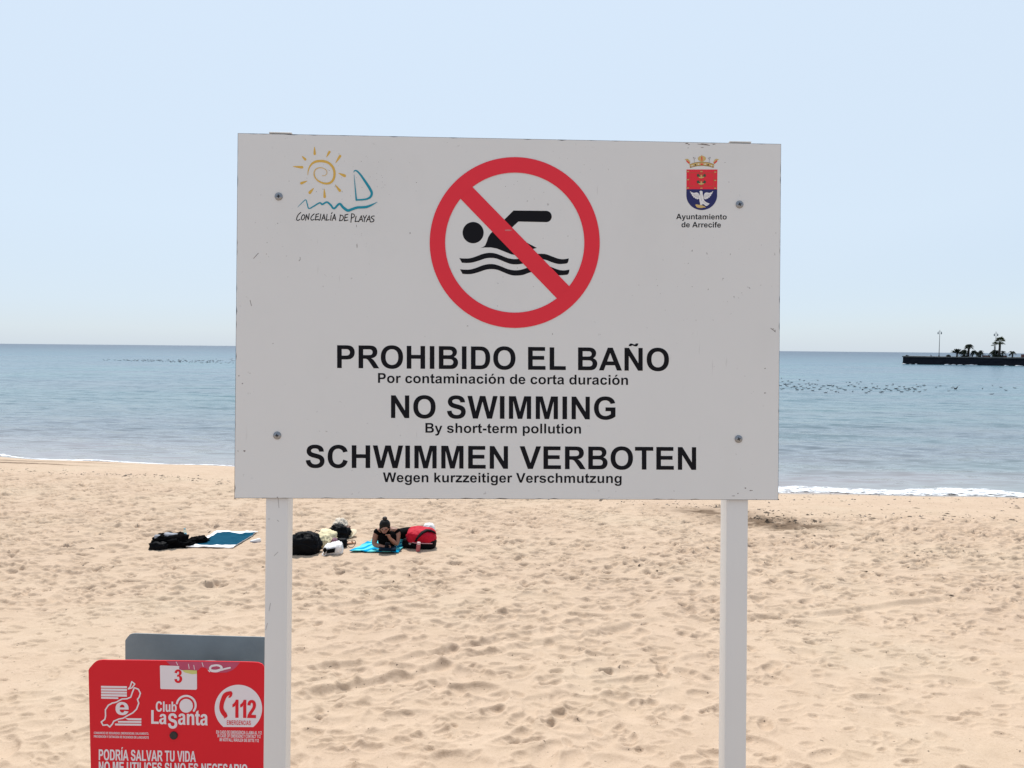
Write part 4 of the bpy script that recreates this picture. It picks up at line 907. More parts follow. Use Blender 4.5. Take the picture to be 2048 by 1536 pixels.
text(hold, "lettering", "NO ME UTILICES SI NO ES NECESARIO", PLR, 192, 1715, 1508, 1537, 110, M_pwhite, "white condensed lettering reading NO ME UTILICES SI NO ES NECESARIO", 1, 32, T4)
mb = MB(); q = PLR.pt(*T4(960, 1130), 1)
rx = Vector((math.cos(R_(-1.1)), math.sin(R_(-1.1)), 0)); 
mb.lathe(q, [(.0125, 0), (.0125, .002), (.010, .004), (.0065, .0025), (.001, .0022)], 20, 0, (rx, RN.cross(rx), RN))
mb.build("bolt", M_hole, hold)

# ---------------------------------------------------------------- things lying on the sand
M_blk = mat("black_cloth", (.004, .004, .0045), .9, spec=.03, var=.4, vscale=14, bump=.25, bscale=40)
M_blk2 = mat("black_nylon", (.004, .0045, .006), .6, spec=.07, var=.4, vscale=9, bump=.3, bscale=18)
M_strap = mat("black_webbing", (.008, .008, .009), .7, spec=.08)
M_towb = mat("towel_blue", (.008, .068, .118), .95, spec=.04, var=.18, vscale=9, bump=.3, bscale=120)
M_toww = mat("towel_white", (.80, .80, .80), .92, var=.05, bump=.3, bscale=120)
M_cream = mat("cream_cloth", (.72, .63, .40), .9, var=.12, vscale=7, bump=.3, bscale=30)
M_wbag = mat("white_cloth", (.80, .79, .78), .8, var=.06, bump=.2, bscale=30)
M_pinkpat = mat("pink_print", (.40, .20, .25), .8, col2=(.10, .05, .07), vscale=45)
M_skin = mat("skin", (.30, .145, .095), .5, var=.08, vscale=18)
M_dress = mat("black_dress", (.004, .004, .0045), .9, spec=.03, var=.3, vscale=16, bump=.2, bscale=40)
M_hair = mat("dark_hair", (.006, .0045, .004), .45, spec=.18, var=.5, vscale=60)
M_redc = mat("red_nylon", (.50, .010, .030), .65, spec=.12, var=.1, vscale=8, bump=.3, bscale=16)
M_pinkb = mat("pink_bottle", (.42, .10, .11), .35, var=.15, vscale=30)
M_phone = mat("phone_glass", (.012, .014, .02), .15)
M_shoe = mat("shoe_grey", (.36, .37, .40), .7, var=.15, vscale=20)
M_sole = mat("shoe_sole", (.74, .74, .74), .6)
M_brown = mat("brown_leather", (.16, .065, .038), .55, var=.3, vscale=30)
M_tan = mat("tan_leather", (.42, .22, .12), .55, var=.2, vscale=30)
M_straw = mat("straw", (.66, .56, .40), .85, var=.15, vscale=70, bump=.4, bscale=120)
M_navy = mat("navy_strip", (.006, .016, .03), .9, spec=.05, var=.3, vscale=10)

def turq():
    m = mat("towel_turquoise", (.06, .50, .54), .95, spec=.05, bump=.3, bscale=120)
    nt = m.node_tree; b = nt.nodes["Principled BSDF"]; tc = nt.nodes["Texture Coordinate"]
    mp = nt.nodes.new("ShaderNodeMapping"); mp.inputs['Rotation'].default_value = (0, 0, R_(38)); nt.links.new(tc.outputs['Object'], mp.inputs[0])
    w = nt.nodes.new("ShaderNodeTexWave"); w.inputs['Scale'].default_value = 1.5; w.inputs['Distortion'].default_value = .6
    nt.links.new(mp.outputs[0], w.inputs[0])
    r = nt.nodes.new("ShaderNodeValToRGB"); r.color_ramp.interpolation = 'CONSTANT'
    e = r.color_ramp.elements; e[0].position = 0; e[0].color = (.13, .60, .62, 1); e[1].position = .62; e[1].color = (.0, .30, .56, 1)
    nt.links.new(w.outputs[1], r.inputs[0]); nt.links.new(r.outputs[0], b.inputs['Base Color'])
    return m
M_turq = turq()

def cloth(name, mats_, corners, label, cat, nu=44, nv=30, wave=.022, seed=1, border=None, thick=.012, parent=None, lift=.008, group=None):
    """a thick draped sheet between four ground corners (back-left, back-right, front-right, front-left)"""
    A, B, C_, D = [Vector((p.x, p.y, 0)) for p in corners]
    mb = MB(); top = []
    for j in range(nv + 1):
        for i in range(nu + 1):
            u, v = i / nu, j / nv
            uu = u + .018 * mn.noise(Vector((v * 5, seed, 1))); vv = v + .02 * mn.noise(Vector((u * 6, seed, 9)))
            p = A * (1 - uu) * (1 - vv) + B * uu * (1 - vv) + C_ * uu * vv + D * (1 - uu) * vv
            w = mn.noise(Vector((p.x * 2.6 + seed, p.y * 3.2, 0))) + .55 * mn.noise(Vector((p.x * 7, p.y * 7 + seed, 3)))
            p.z = sand_z(p.x, p.y) + lift + thick + wave * (w + .35)
            top.append(p)
    idx = lambda i, j: j * (nu + 1) + i
    fs, ms = [], []
    for j in range(nv):
        for i in range(nu):
            mi = border(i / nu, j / nv) if border else 0
            fs.append((idx(i, j + 1), idx(i + 1, j + 1), idx(i + 1, j), idx(i, j))); ms.append(mi)
    for f, mi in zip(fs, ms):
        pass
    n0 = len(top); bot = [p - Vector((0, 0, thick)) for p in top]
    mb.add(top + bot, [], 0)
    for f, mi in zip(fs, ms):
        mb.f.append(list(f)); mb.m.append(mi); mb.sm.append(True)
        mb.f.append([q + n0 for q in reversed(f)]); mb.m.append(mi); mb.sm.append(True)
    rim = [idx(i, 0) for i in range(nu)] + [idx(nu, j) for j in range(nv)] + [idx(i, nv) for i in range(nu, 0, -1)] + [idx(0, j) for j in range(nv, 0, -1)]
    for k in range(len(rim)):
        a, b = rim[k], rim[(k + 1) % len(rim)]
        mb.f.append([a, b, b + n0, a + n0]); mb.m.append(1 if border and len(mats_) > 1 else 0); mb.sm.append(False)
    o = mb.build(name, mats_, parent)
    if not parent: tag(o, label, cat, group)
    return o

def shoe(mb, p, rot, L=.27, mi=(0, 1), roll=0.0):
    ax = Matrix.Rotation(rot, 3, 'Z') @ Matrix.Rotation(roll, 3, 'X')
    def q(x, y, z): return Vector(p) + ax @ Vector((x, y, z))
    prof = [(-.50, .30, .34), (-.42, .36, .40), (-.25, .36, .38), (-.05, .36, .30), (.18, .42, .22), (.36, .40, .17), (.48, .24, .11)]
    for k, (m_, z0, zs) in enumerate(((mi[0], .045, 1), (mi[1], .0, 0))):
        vs = []; n_ = 12
        for (x, w, h) in prof:
            for a in range(n_):
                t = 2 * math.pi * a / n_; yy = w * L * .5 * math.cos(t) * (1 if k == 0 else 1.06)
                zz = (z0 * L + max(0, math.sin(t)) ** .8 * h * L * .95) if k == 0 else (.10 * L * (.5 + .5 * math.copysign(1, math.sin(t))))
                vs.append(q(x * L * (1 if k == 0 else 1.03), yy, zz))
        fs = [(i * n_ + a, i * n_ + (a + 1) % n_, (i + 1) * n_ + (a + 1) % n_, (i + 1) * n_ + a) for i in range(len(prof) - 1) for a in range(n_)]
        fs += [tuple(range(n_ - 1, -1, -1)), tuple(range((len(prof) - 1) * n_, len(prof) * n_))]
        mb.add(vs, fs, m_, k == 0)

# --- left group: blue towel, dark clothes, trainers, bottle
def blue_border(u, v):
    return 1 if (v < .10 and u > .02) or v > .86 or (u < .07 and v < .70) else 0
cloth("beach_towel", [M_towb, M_toww], [GS(434, 1065), GS(516, 1064.5), GS(466, 1097), GS(372, 1096)], "blue towel with white borders spread on the sand near the left post", "towel", wave=.03, seed=4, border=blue_border)
p = GS(342, 1099); t = thing("clothes_pile", p, "black heap of clothes with a bag left of the blue towel", "clothes")
mb = MB(); p = GS(336, 1095); mb.blob(p + Vector((-.02, .12, .07)), (.27, .19, .13), (.75, .85), .55, 5, 3, rot=.1, flat=-.08); mb.build("jacket", M_blk, t)
mb = MB(); p = GS(362, 1094); mb.blob(p + Vector((.0, .08, .045)), (.19, .15, .06), (.8, .9), .6, 6, 8, flat=-.05); mb.build("shirt", M_blk, t)
mb = MB(); p = GS(320, 1099); mb.blob(p + Vector((-.03, .05, .04)), (.14, .10, .075), (.6, .7), .45, 6, 12, flat=-.05); mb.build("pouch", M_blk2, t)
p = GS(394, 1087); mb = MB(); mb.blob(p + Vector((0, .06, .04)), (.15, .12, .06), (.9, .9), .7, 7, 5, flat=-.04); mb.blob(p + Vector((-.13, .0, .03)), (.10, .07, .04), (.9, .9), .7, 7, 15, flat=-.03)
tag(mb.build("crumpled_shirt", M_blk), "small black crumpled garment on the left corner of the blue towel", "clothes")
for (px, py, yy, rot, roll, lab) in ((326, 1077, .12, .55, .25, "grey trainer resting on the dark clothes, flatter of the pair"), (347, 1072.5, .12, .8, -.5, "grey trainer with white sole tipped up on the dark clothes")):
    p = GS(px, 1096); z = at_y(px, py, p.y + yy)
    t = thing("trainer", z, lab, "shoe", "trainers on the dark clothes")
    mb = MB(); shoe(mb, z + Vector((0, 0, -.03)), rot, .28, (0, 0), roll)
    b2 = MB(); b2.add([], [])
    full = mb; up_, so_ = MB(), MB(); shoe(up_, z + Vector((0, 0, -.03)), rot, .28, (0, 1), roll)
    h = [i for i, m__ in enumerate(up_.m) if m__ == 0]
    for src, dst, want in ((up_, MB(), 0), (up_, MB(), 1)):
        dst.v = list(src.v); dst.f = [f for f, m__ in zip(src.f, src.m) if m__ == want]; dst.m = [0] * len(dst.f); dst.sm = [want == 0] * len(dst.f)
        used = sorted({i for f in dst.f for i in f}); rm = {o_: k for k, o_ in enumerate(used)}
        dst.v = [dst.v[i] for i in used]; dst.f = [[rm[i] for i in f] for f in dst.f]
        dst.build("upper" if want == 0 else "sole", M_shoe if want == 0 else M_sole, t)
gl = bpy.data.materials.new("clear_plastic"); gl.use_nodes = True; b_ = gl.node_tree.nodes["Principled BSDF"]
b_.inputs['Base Color'].default_value = (.70, .88, .92, 1); b_.inputs['Transmission Weight'].default_value = .9; b_.inputs['Roughness'].default_value = .08; b_.inputs['IOR'].default_value = 1.12
M_lab = mat("label_blue", (.10, .36, .48), .6)
p = GS(369.5, 1078); t = thing("water_bottle", p, "clear plastic water bottle with pale blue label standing behind the dark clothes", "bottle")
mb = MB(); mb.lathe(p, [(.030, -.01), (.033, .0), (.033, .10), (.031, .105), (.033, .11), (.031, .135), (.016, .165), (.013, .17), (.013, .178)], 20); mb.build("bottle_body", gl, t)
mb = MB(); mb.lathe(p, [(.0336, .062), (.0336, .102)], 20); mb.build("bottle_label", M_lab, t)
mb = MB(); mb.lathe(p, [(.0165, .172), (.0165, .190), (.012, .192)], 16); mb.build("bottle_cap", M_lab, t)
p = GS(510, 1085.5); t = thing("slip_on_shoe", p, "single pale shoe lying on the sand right of the blue towel", "shoe")
for want, nm, mm in ((0, "upper", M_wbag), (1, "sole", mat("lilac_sole", (.30, .30, .38), .7))):
    src = MB(); shoe(src, p + Vector((0, .02, 0)), 2.9, .19, (0, 1), .1); dst = MB()
    F_ = [f for f, m__ in zip(src.f, src.m) if m__ == want]; used = sorted({i for f in F_ for i in f}); rm = {o_: k for k, o_ in enumerate(used)}
    dst.v = [src.v[i] for i in used]; dst.f = [[rm[i] for i in f] for f in F_]; dst.m = [0] * len(F_); dst.sm = [want == 0] * len(F_)
    dst.build(nm, mm, t)

# --- middle group: big black bag, cream bag, patterned tote, small bag, jacket, cloth, hat, sandals
p = GS(606, 1111); t = thing("tote_bag", p, "big rounded black bag standing beside the left post", "bag")
mb = MB(); mb.blob(p + Vector((-.03, .20, .13)), (.255, .20, .20), (.8, .8), .30, 4.2, 2, rot=.1, flat=-.14, n=34, lean=.25); mb.build("bag_body", M_blk2, t)
mb = MB(); mb.tube([p + Vector((x, .10 + .1 * abs(x), z)) for x, z in ((-.10, .27), (-.06, .33), (.02, .352), (.10, .335), (.15, .28), (.19, .20))], .016, 8, flat=.5); mb.build("handle", M_strap, t)
mb = MB(); mb.tube([p + Vector((x, y, z)) for x, y, z in ((-.22, .03, .16), (-.08, .0, .19), (.06, -.005, .17), (.16, .02, .10))], .009, 6); mb.build("seam", M_strap, t)
p = GS(648, 1096); t = thing("cloth_bag", p, "cream cloth bag between the black bag and the patterned tote", "bag")
mb = MB(); mb.blob(p + Vector((-.01, .16, .10)), (.16, .20, .125), (.8, .8), .34, 4.5, 6, rot=-.15, flat=-.11, n=30, lean=.45); mb.build("bag_body", M_cream, t)
mb = MB(); mb.tube([p + Vector((-.13, .06, .20)), p + Vector((-.175, .05, .25)), p + Vector((-.15, .06, .285)), p + Vector((-.08, .07, .27))], .008, 6); mb.build("handle", M_strap, t)
mb = MB(); mb.blob(p + Vector((-.125, -.005, .165)), (.028, .012, .05), (.8, .8)); mb.build("toggle", mat("mustard", (.45, .30, .05), .7), t)
p = GS(662, 1110); t = thing("patterned_tote", p, "white tote with black checked patches lying in front of the cream bag", "bag")
ax2 = (Vector((.94, .10, .32)).normalized(), Vector((-.1, .99, 0)).normalized(), Vector((-.3, -.05, .95)).normalized())
mb = MB(); mb.blob(p + Vector((.02, .10, .07)), (.15, .11, .10), (.6, .6), .24, 5, 9, rot=.1, tilt=-.22, flat=-.08, n=28, lean=.3); mb.build("bag_body", M_wbag, t)
mb = MB()
def patch(mb, c, r, pts):
    mb.add([c + Vector((x, -.012 * (1 - abs(x) / .2), z)) for x, z in pts] + [c + Vector((x, .03, z)) for x, z in pts], [tuple(range(len(pts)))] + [(i, i + len(pts), (i + 1) % len(pts) + len(pts), (i + 1) % len(pts)) for i in range(len(pts))])
c0 = p + Vector((0, -.045, .015))
patch(mb, c0, 0, [(-.128, .075), (-.10, .115), (-.07, .098), (-.065, .062), (-.095, .028)])
patch(mb, c0, 0, [(-.05, .085), (.075, .105), (.066, .040), (-.062, .022)])
mb.build("black_patches", M_blk, t)
mb = MB(); mb.tube([p + Vector((-.11, .0, .06)), p + Vector((-.135, -.05, .012)), p + Vector((-.10, -.06, .0)), p + Vector((-.06, -.02, .03))], .012, 6, flat=.6); mb.build("strap", M_wbag, t)
p = GS(670, 1096); mb = MB(); mb.blob(p + Vector((.0, .05, .07)), (.055, .06, .09), (.8, .8), .3, 5, 4, tilt=-.35, flat=-.07); tag(mb.build("scarf", M_pinkpat), "crumpled dark pink printed scarf between the patterned tote and the small black bag", "scarf")
p = GS(682, 1096); t = thing("small_black_bag", p, "small round black bag with a thin looped strap on the sand", "bag")
mb = MB(); mb.blob(p + Vector((.0, .07, .065)), (.088, .07, .085), (.6, .6), .14, 4, 3, flat=-.065); mb.build("bag_body", M_blk2, t)
mb = MB(); c0 = p + Vector((.165, .06, .07)); mb.tube([c0 + Vector((.072 * math.cos(a), .05 * math.sin(a) * .8, .055 * math.sin(a) + .012 * math.cos(2 * a))) for a in np.linspace(-3.0, 3.0, 22)], .0045, 6); mb.build("strap", M_strap, t)
mb = MB(); mb.box(p + Vector((-.01, -.004, .10)), (.06, .012, .02), bev=.004); mb.build("clasp", M_screw, t)
p = GS(699, 1089); t = thing("sandal", p, "tan sandal inside the loop of the small black bag's strap", "sandal", "leather sandals")
def sandal(t, p, rot, mm):
    mb = MB(); ax = Matrix.Rotation(rot, 3, 'Z'); q = lambda x, y, z: p + ax @ Vector((x, y, z))
    out = [(.11, .0), (.10, .03), (.04, .042), (-.03, .032), (-.09, .03), (-.11, 0), (-.09, -.03), (-.03, -.030), (.04, -.036), (.10, -.028)]
    mb.add([q(x, y, .0) for x, y in out] + [q(x, y, .018) for x, y in out], [tuple(range(9, -1, -1)), tuple(range(10, 20))] + [(i, (i + 1) % 10, (i + 1) % 10 + 10, i + 10) for i in range(10)])
    mb.build("sole", mm, t)
    mb = MB(); mb.tube([q(.04, .04, .012), q(.045, .02, .045), q(.045, -.015, .045), q(.04, -.036, .012)], .008, 6, flat=.5); mb.build("sandal_strap", mm, t)
    mb = MB(); mb.tube([q(-.06, .032, .012), q(-.06, .01, .05), q(-.06, -.015, .05), q(-.06, -.032, .012)], .007, 6, flat=.5); mb.build("sandal_strap", mm, t)
sandal(t, p + Vector((0, .02, .01)), .4, M_tan)
p = GS(675, 1077); t = thing("jacket_pile", p, "black jacket heaped behind the small black bag", "clothes")
mb = MB(); mb.blob(p + Vector((.02, .05, .10)), (.17, .13, .12), (.8, .85), .5, 4.5, 7, tilt=.25, flat=-.09, n=26); mb.build("jacket_body", M_blk2, t)
mb = MB(); mb.tube([p + Vector((x, .05, z)) for x, z in ((-.05, .16), (-.14, .145), (-.22, .13), (-.26, .10))], [.03, .028, .022, .014], 8); mb.build("sleeve", M_blk2, t)
mb = MB(); mb.tube([p + Vector((x, -.03, z)) for x, z in ((.0, .12), (.05, .05), (.085, .0))], [.055, .06, .05], 10); mb.build("trouser_leg", M_blk2, t)
a_, b_2, c_2, d_2 = GS(676, 1058), GS(690, 1058), GS(692, 1066), GS(678, 1066)
p = GS(682, 1067); t = thing("striped_cloth", p, "cream striped cloth folded upright behind the black jacket", "cloth")
mb = MB(); mb.blob(p + Vector((-.05, .10, .115)), (.12, .15, .10), (.85, .9), .5, 5, 14, tilt=.5, flat=-.11, n=28, lean=.5); mb.build("cloth_body", M_wbag if False else mat("ecru_cloth", (.62, .54, .44), .9, var=.1, bump=.3, bscale=30), t)
mb = MB()
for k in range(3):
    o_ = Vector((-.085 + .045 * k, -.045 - .01 * k, .0)); mb.tube([p + o_ + Vector((0, .0, .20)), p + o_ + Vector((.045, -.012, .14)), p + o_ + Vector((.10, -.012, .085))], .010, 6)
mb.build("stripe", mat("stripe_brown", (.10, .075, .06), .9), t)
p = GS(694, 1066); t = thing("sandal", p, "brown sandal propped upright beside the striped cloth", "sandal", "leather sandals")
sandal(t, p + Vector((0.0, .0, .09)), 1.3, M_brown)
p = GS(698, 1075); t = thing("straw_hat", p, "pale straw hat lying right of the black jacket", "hat")
axh = Matrix.Rotation(-.35, 3, 'Y') @ Matrix.Rotation(.35, 3, 'X'); AXH = (axh @ Vector((1, 0, 0)), axh @ Vector((0, 1, 0)), axh @ Vector((0, 0, 1)))
mb = MB(); mb.lathe(p + Vector((-.01, .06, .03)), [(.08, .004), (.11, .0), (.155, .012), (.157, .018), (.11, .010), (.08, .014)], 28, 0, AXH); mb.build("brim", M_straw, t)
mb = MB(); mb.lathe(p + Vector((-.01, .06, .03)), [(.082, .006), (.08, .05), (.072, .085), (.05, .10), (.001, .094)], 24, 0, AXH); mb.build("crown", M_straw, t)

# --- woman reading her phone, lying on a turquoise towel
P0 = GS(772, 1099)
cloth("beach_towel", [M_turq], [GS(748, 1083), GS(822, 1078), GS(797, 1107), GS(699, 1105)], "turquoise and blue striped towel under the lying woman", "towel", wave=.028, seed=9, nu=48)
cloth("dark_strip", [M_navy], [GS(758, 1103), GS(792, 1102.5), GS(792, 1109), GS(757, 1109)], "dark navy strip on the near edge of the turquoise towel", "cloth", wave=.015, seed=2, nu=20, nv=10, lift=.05, thick=.03)  # thick navy sheet, a dark strip along the towel's near edge

def skin_body(nodes, edges, root, levels=2):
    names = list(nodes); me = bpy.data.meshes.new("tmp"); me.from_pydata([nodes[k][0] for k in names], [(names.index(a), names.index(b)) for a, b in edges], [])
    o = bpy.data.objects.new("tmp", me); scn.collection.objects.link(o)
    md = o.modifiers.new("k", 'SKIN'); md.use_smooth_shade = True; md.branch_smoothing = .6
    for i, k in enumerate(names):
        r = nodes[k][1]; sv = me.skin_vertices[0].data[i]
        sv.radius = r if isinstance(r, tuple) else (r, r); sv.use_root = (k == root)
    sd = o.modifiers.new("s", 'SUBSURF'); sd.levels = levels
    dg = bpy.context.evaluated_depsgraph_get(); ev = o.evaluated_get(dg); m2 = ev.to_mesh()
    vs = [v.co.copy() for v in m2.vertices]; fs = [list(p_.vertices) for p_ in m2.polygons]
    ev.to_mesh_clear(); bpy.data.objects.remove(o); bpy.data.meshes.remove(me)
    return vs, fs
Z0 = .05                                       # top of the towel
N = {}
def nd(k, x, y, z, r): N[k] = ((P0.x + x, P0.y + y, P0.z + z + Z0), r)
Ed = []
def chain(*ks): Ed.extend(zip(ks, ks[1:]))
nd('pelvis', .21, .46, .115, (.135, .10)); nd('waist', .16, .30, .145, (.115, .088)); nd('ribs', .10, .15, .20, (.135, .10)); nd('chest', .055, .03, .255, (.13, .095)); nd('neck0', .02, -.035, .305, .062); nd('neck', .005, -.075, .325, .048)
chain('pelvis', 'waist', 'ribs', 'chest', 'neck0', 'neck')
nd('skull0', -.002, -.105, .335, (.070, .072)); nd('skull', -.005, -.125, .355, (.082, .088)); nd('crown', -.008, -.125, .405, (.068, .072))
nd('jaw', .0, -.165, .295, (.052, .05)); nd('chin', .004, -.178, .258, (.030, .026)); nd('nose', .002, -.222, .322, .011); nd('noseb', .0, -.185, .335, .03)
chain('neck', 'skull0', 'skull', 'crown'); chain('skull0', 'jaw', 'chin'); chain('skull', 'noseb', 'nose')
nd('earL', -.085, -.118, .335, .014); nd('earR', .078, -.118, .335, .014); chain('skull0', 'earL'); chain('skull0', 'earR')
nd('shL', -.155, -.01, .265, .066); nd('elL', -.195, -.075, .050, .050); nd('wrL', -.015, -.165, .034, .032); nd('paL', .045, -.180, .040, (.036, .02))
nd('shR', .195, .04, .265, .066); nd('elR', .185, -.055, .050, .050); nd('wrR', .105, -.175, .165, .032); nd('paR', .085, -.205, .215, (.034, .02))
nd('clL', -.09, -.015, .275, .062); nd('clR', .125, .02, .275, .062)
chain('chest', 'clL', 'shL', 'elL', 'wrL', 'paL'); chain('chest', 'clR', 'shR', 'elR', 'wrR', 'paR')
for i, (dx, dz) in enumerate(((.030, .030), (.038, .012), (.038, -.006), (.030, -.020))):     # fingers curl round the phone
    nd('fL%da' % i, .045 + dx * .8, -.195, .040 + dz, .0095); nd('fL%db' % i, .055 + dx * 1.5, -.215, .046 + dz, .0088); nd('fL%dc' % i, .050 + dx * 1.2, -.238, .050 + dz * .9, .0078)
    chain('paL', 'fL%da' % i, 'fL%db' % i, 'fL%dc' % i)
nd('tLa', .030, -.200, .062, .0105); nd('tLb', .038, -.226, .076, .009); chain('paL', 'tLa', 'tLb')
for i, (dx, dy) in enumerate(((-.024, .0), (-.009, -.006), (.007, -.006), (.021, .0))):       # loose fist held to the mouth
    nd('fR%da' % i, .080 + dx, -.222 + dy, .245, .0095); nd('fR%db' % i, .066 + dx, -.240 + dy, .262, .0088); nd('fR%dc' % i, .050 + dx, -.232 + dy, .250, .0078)
    chain('paR', 'fR%da' % i, 'fR%db' % i, 'fR%dc' % i)
nd('tRa', .060, -.200, .232, .0105); nd('tRb', .045, -.208, .256, .009); chain('paR', 'tRa', 'tRb')
for s_, sx in (('L', -1), ('R', 1)):
    ox, oy = .075 * sx * .83, -.075 * sx * .55
    nd('hip' + s_, .24 + ox, .53 + oy, .10, .092); nd('kn' + s_, .38 + ox * .9, .91 + oy * .9, .062, .058); nd('cf' + s_, .44 + ox * .9, 1.08 + oy * .9, .062, .052); nd('an' + s_, .52 + ox * 1.1, 1.30 + oy * 1.1, .042, .034); nd('to' + s_, .57 + ox * 1.4, 1.45 + oy * 1.4, .018, (.036, .022))
    chain('pelvis', 'hip' + s_, 'kn' + s_, 'cf' + s_, 'an' + s_, 'to' + s_)
who = thing("person", P0, "woman in a black dress lying propped on her elbows looking at a phone", "person")
vs, fs = skin_body(N, Ed, 'pelvis'); mb = MB(); mb.add(vs, fs, 0, True); mb.build("body", M_skin, who)
keep = ['pelvis', 'waist', 'ribs', 'chest', 'clL', 'clR', 'shL', 'shR', 'hipL', 'hipR', 'knL', 'knR']
D_ = {k: (N[k][0], tuple(q + .014 for q in (N[k][1] if isinstance(N[k][1], tuple) else (N[k][1],) * 2))) for k in keep}
for s_ in 'LR':
    a, b = Vector(N['sh' + s_][0]), Vector(N['el' + s_][0]); D_['slv' + s_] = (tuple(a.lerp(b, .34)), (.068, .068))
    a, b = Vector(N['kn' + s_][0]), Vector(N['cf' + s_][0]); D_['hem' + s_] = (tuple(a.lerp(b, .6)), (.070, .070))
nd('bust', .045, -.045, .125, (.165, .125)); D_['bust'] = N['bust']
De = [('pelvis', 'waist'), ('waist', 'ribs'), ('ribs', 'chest'), ('chest', 'bust'), ('chest', 'clL'), ('clL', 'shL'), ('shL', 'slvL'), ('chest', 'clR'), ('clR', 'shR'), ('shR', 'slvR'), ('pelvis', 'hipL'), ('hipL', 'knL'), ('knL', 'hemL'), ('pelvis', 'hipR'), ('hipR', 'knR'), ('knR', 'hemR')]
for k in ('clL', 'clR'): D_[k] = ((D_[k][0][0], D_[k][0][1] + .012, D_[k][0][2] - .03), (.058, .058))
vs, fs = skin_body(D_, De, 'pelvis'); mb = MB(); mb.add(vs, fs, 0, True); mb.blob(P0 + Vector((.03, -.02, .135 + Z0)), (.165, .12, .15), (.9, .9), .08, 5, 3, n=18); mb.build("dress", M_dress, who)
mb = MB(); hc = P0 + Vector((-.006, -.092, .392 + Z0))
mb.blob(hc, (.092, .098, .098), (1, 1), .04, 8, 3, n=20)
mb.blob(hc + Vector((-.05, .02, -.06)), (.045, .07, .07), n=12); mb.blob(hc + Vector((.05, .03, -.06)), (.04, .06, .06), n=12)
hr = mb.build("hair", M_hair, who); mb = MB(); mb.blob(hc + Vector((.0, .0, .108)), (.040, .038, .034), (1, 1), .12, 9, 5, n=14); mb.build("hair_bun", mat("hair_bun_brown", (.035, .024, .018), .6, var=.5, vscale=50), hr)
for sx in (-1, 1):
    mb = MB(); mb.blob(P0 + Vector((.0 + sx * .030, -.196, .338 + Z0)), (.013, .008, .006), n=8); mb.build("eye", M_black, who)
mb = MB(); mb.blob(P0 + Vector((.003, -.206, .278 + Z0)), (.019, .006, .006), n=8); mb.build("mouth", mat("lips", (.20, .05, .045), .5), who)
mb = MB(); axp = Matrix.Rotation(.5, 3, 'X') @ Matrix.Rotation(.25, 3, 'Y')
mb.box(P0 + Vector((.055, -.222, .075 + Z0)), (.075, .010, .13), tuple(axp @ v for v in (Vector((1, 0, 0)), Vector((0, 1, 0)), Vector((0, 0, 1)))), bev=.004)
tag(mb.build("mobile_phone", M_phone), "dark phone held in the lying woman's hand", "phone")

# --- bags beside her
B0 = GS(842, 1100)
t = thing("backpack", B0, "red backpack with a black curved strap lying beside the woman", "backpack")
axb = (Vector((1, 0, -.05)).normalized(), Vector((0, 1, 0)), Vector((.05, 0, 1)).normalized())
mb = MB(); mb.blob(B0 + Vector((-.015, .19, .19)), (.245, .18, .14), (.72, .62), .16, 3.6, 5, tilt=.10, n=32, flat=-.075, lean=.25); mb.build("bag_body", M_redc, t)
mb = MB(); mb.blob(B0 + Vector((.02, .18, .085)), (.215, .16, .10), (.5, .6), .10, 4, 8, tilt=.05, n=24, flat=-.08); mb.build("base_panel", M_blk2, t)
mb = MB(); mb.tube([B0 + Vector(q_) for q_ in ((-.085, .005, .150), (-.075, -.005, .185), (-.045, .005, .235), (.01, .045, .285), (.08, .10, .315), (.15, .13, .305), (.205, .14, .275), (.228, .15, .25))], [.034, .042, .046, .046, .046, .043, .036, .026], 10, flat=.45); mb.build("shoulder_strap", M_strap, t)
mb = MB(); mb.tube([B0 + Vector(q_) for q_ in ((-.21, .07, .125), (-.1, .0, .118), (.05, -.003, .112), (.19, .03, .105))], .008, 6); mb.build("piping", mat("pale_piping", (.62, .30, .34), .6), t)
B1 = GS(822, 1097); t = thing("pouch_bag", B1, "small black bag with a grey badge leaning under the red backpack", "bag")
mb = MB(); mb.blob(B1 + Vector((-.015, .05, .075)), (.135, .09, .085), (.6, .65), .14, 4, 4, tilt=.15, n=22, flat=-.075); mb.build("bag_body", M_blk2, t)
mb = MB(); mb.blob(B1 + Vector((-.005, -.045, .095)), (.032, .010, .022), n=10); mb.build("badge", M_greyp, t)
p = GS(836.5, 1103); t = thing("drink_bottle", p, "small pink bottle with white cap standing before the red backpack", "bottle")
axq = Matrix.Rotation(.12, 3, 'Y'); AXQ = tuple(axq @ v for v in (Vector((1, 0, 0)), Vector((0, 1, 0)), Vector((0, 0, 1))))
mb = MB(); mb.lathe(p + Vector((-.01, 0, -.015)), [(.020, 0), (.030, .006), (.035, .03), (.035, .12), (.030, .135)], 18, 0, AXQ); mb.build("bottle_body", M_pinkb, t)
mb = MB(); mb.lathe(p + Vector((-.01, 0, -.015)), [(.029, .135), (.031, .14), (.031, .172), (.026, .176)], 18, 0, AXQ); mb.build("bottle_cap", mat("cap_pinkwhite", (.66, .46, .46), .5), t)
p = GS(856, 1086); mb = MB(); mb.blob(p + Vector((-.01, .25, .17)), (.11, .10, .12), (.7, .75), .18, 4, 6, flat=-.2)
mb.blob(p + Vector((-.03, .26, .10)), (.13, .12, .12), (.7, .8), .2, 4, 2, flat=-.12)
tag(mb.build("white_bag", M_wbag), "white cloth bag standing behind the red backpack", "bag")

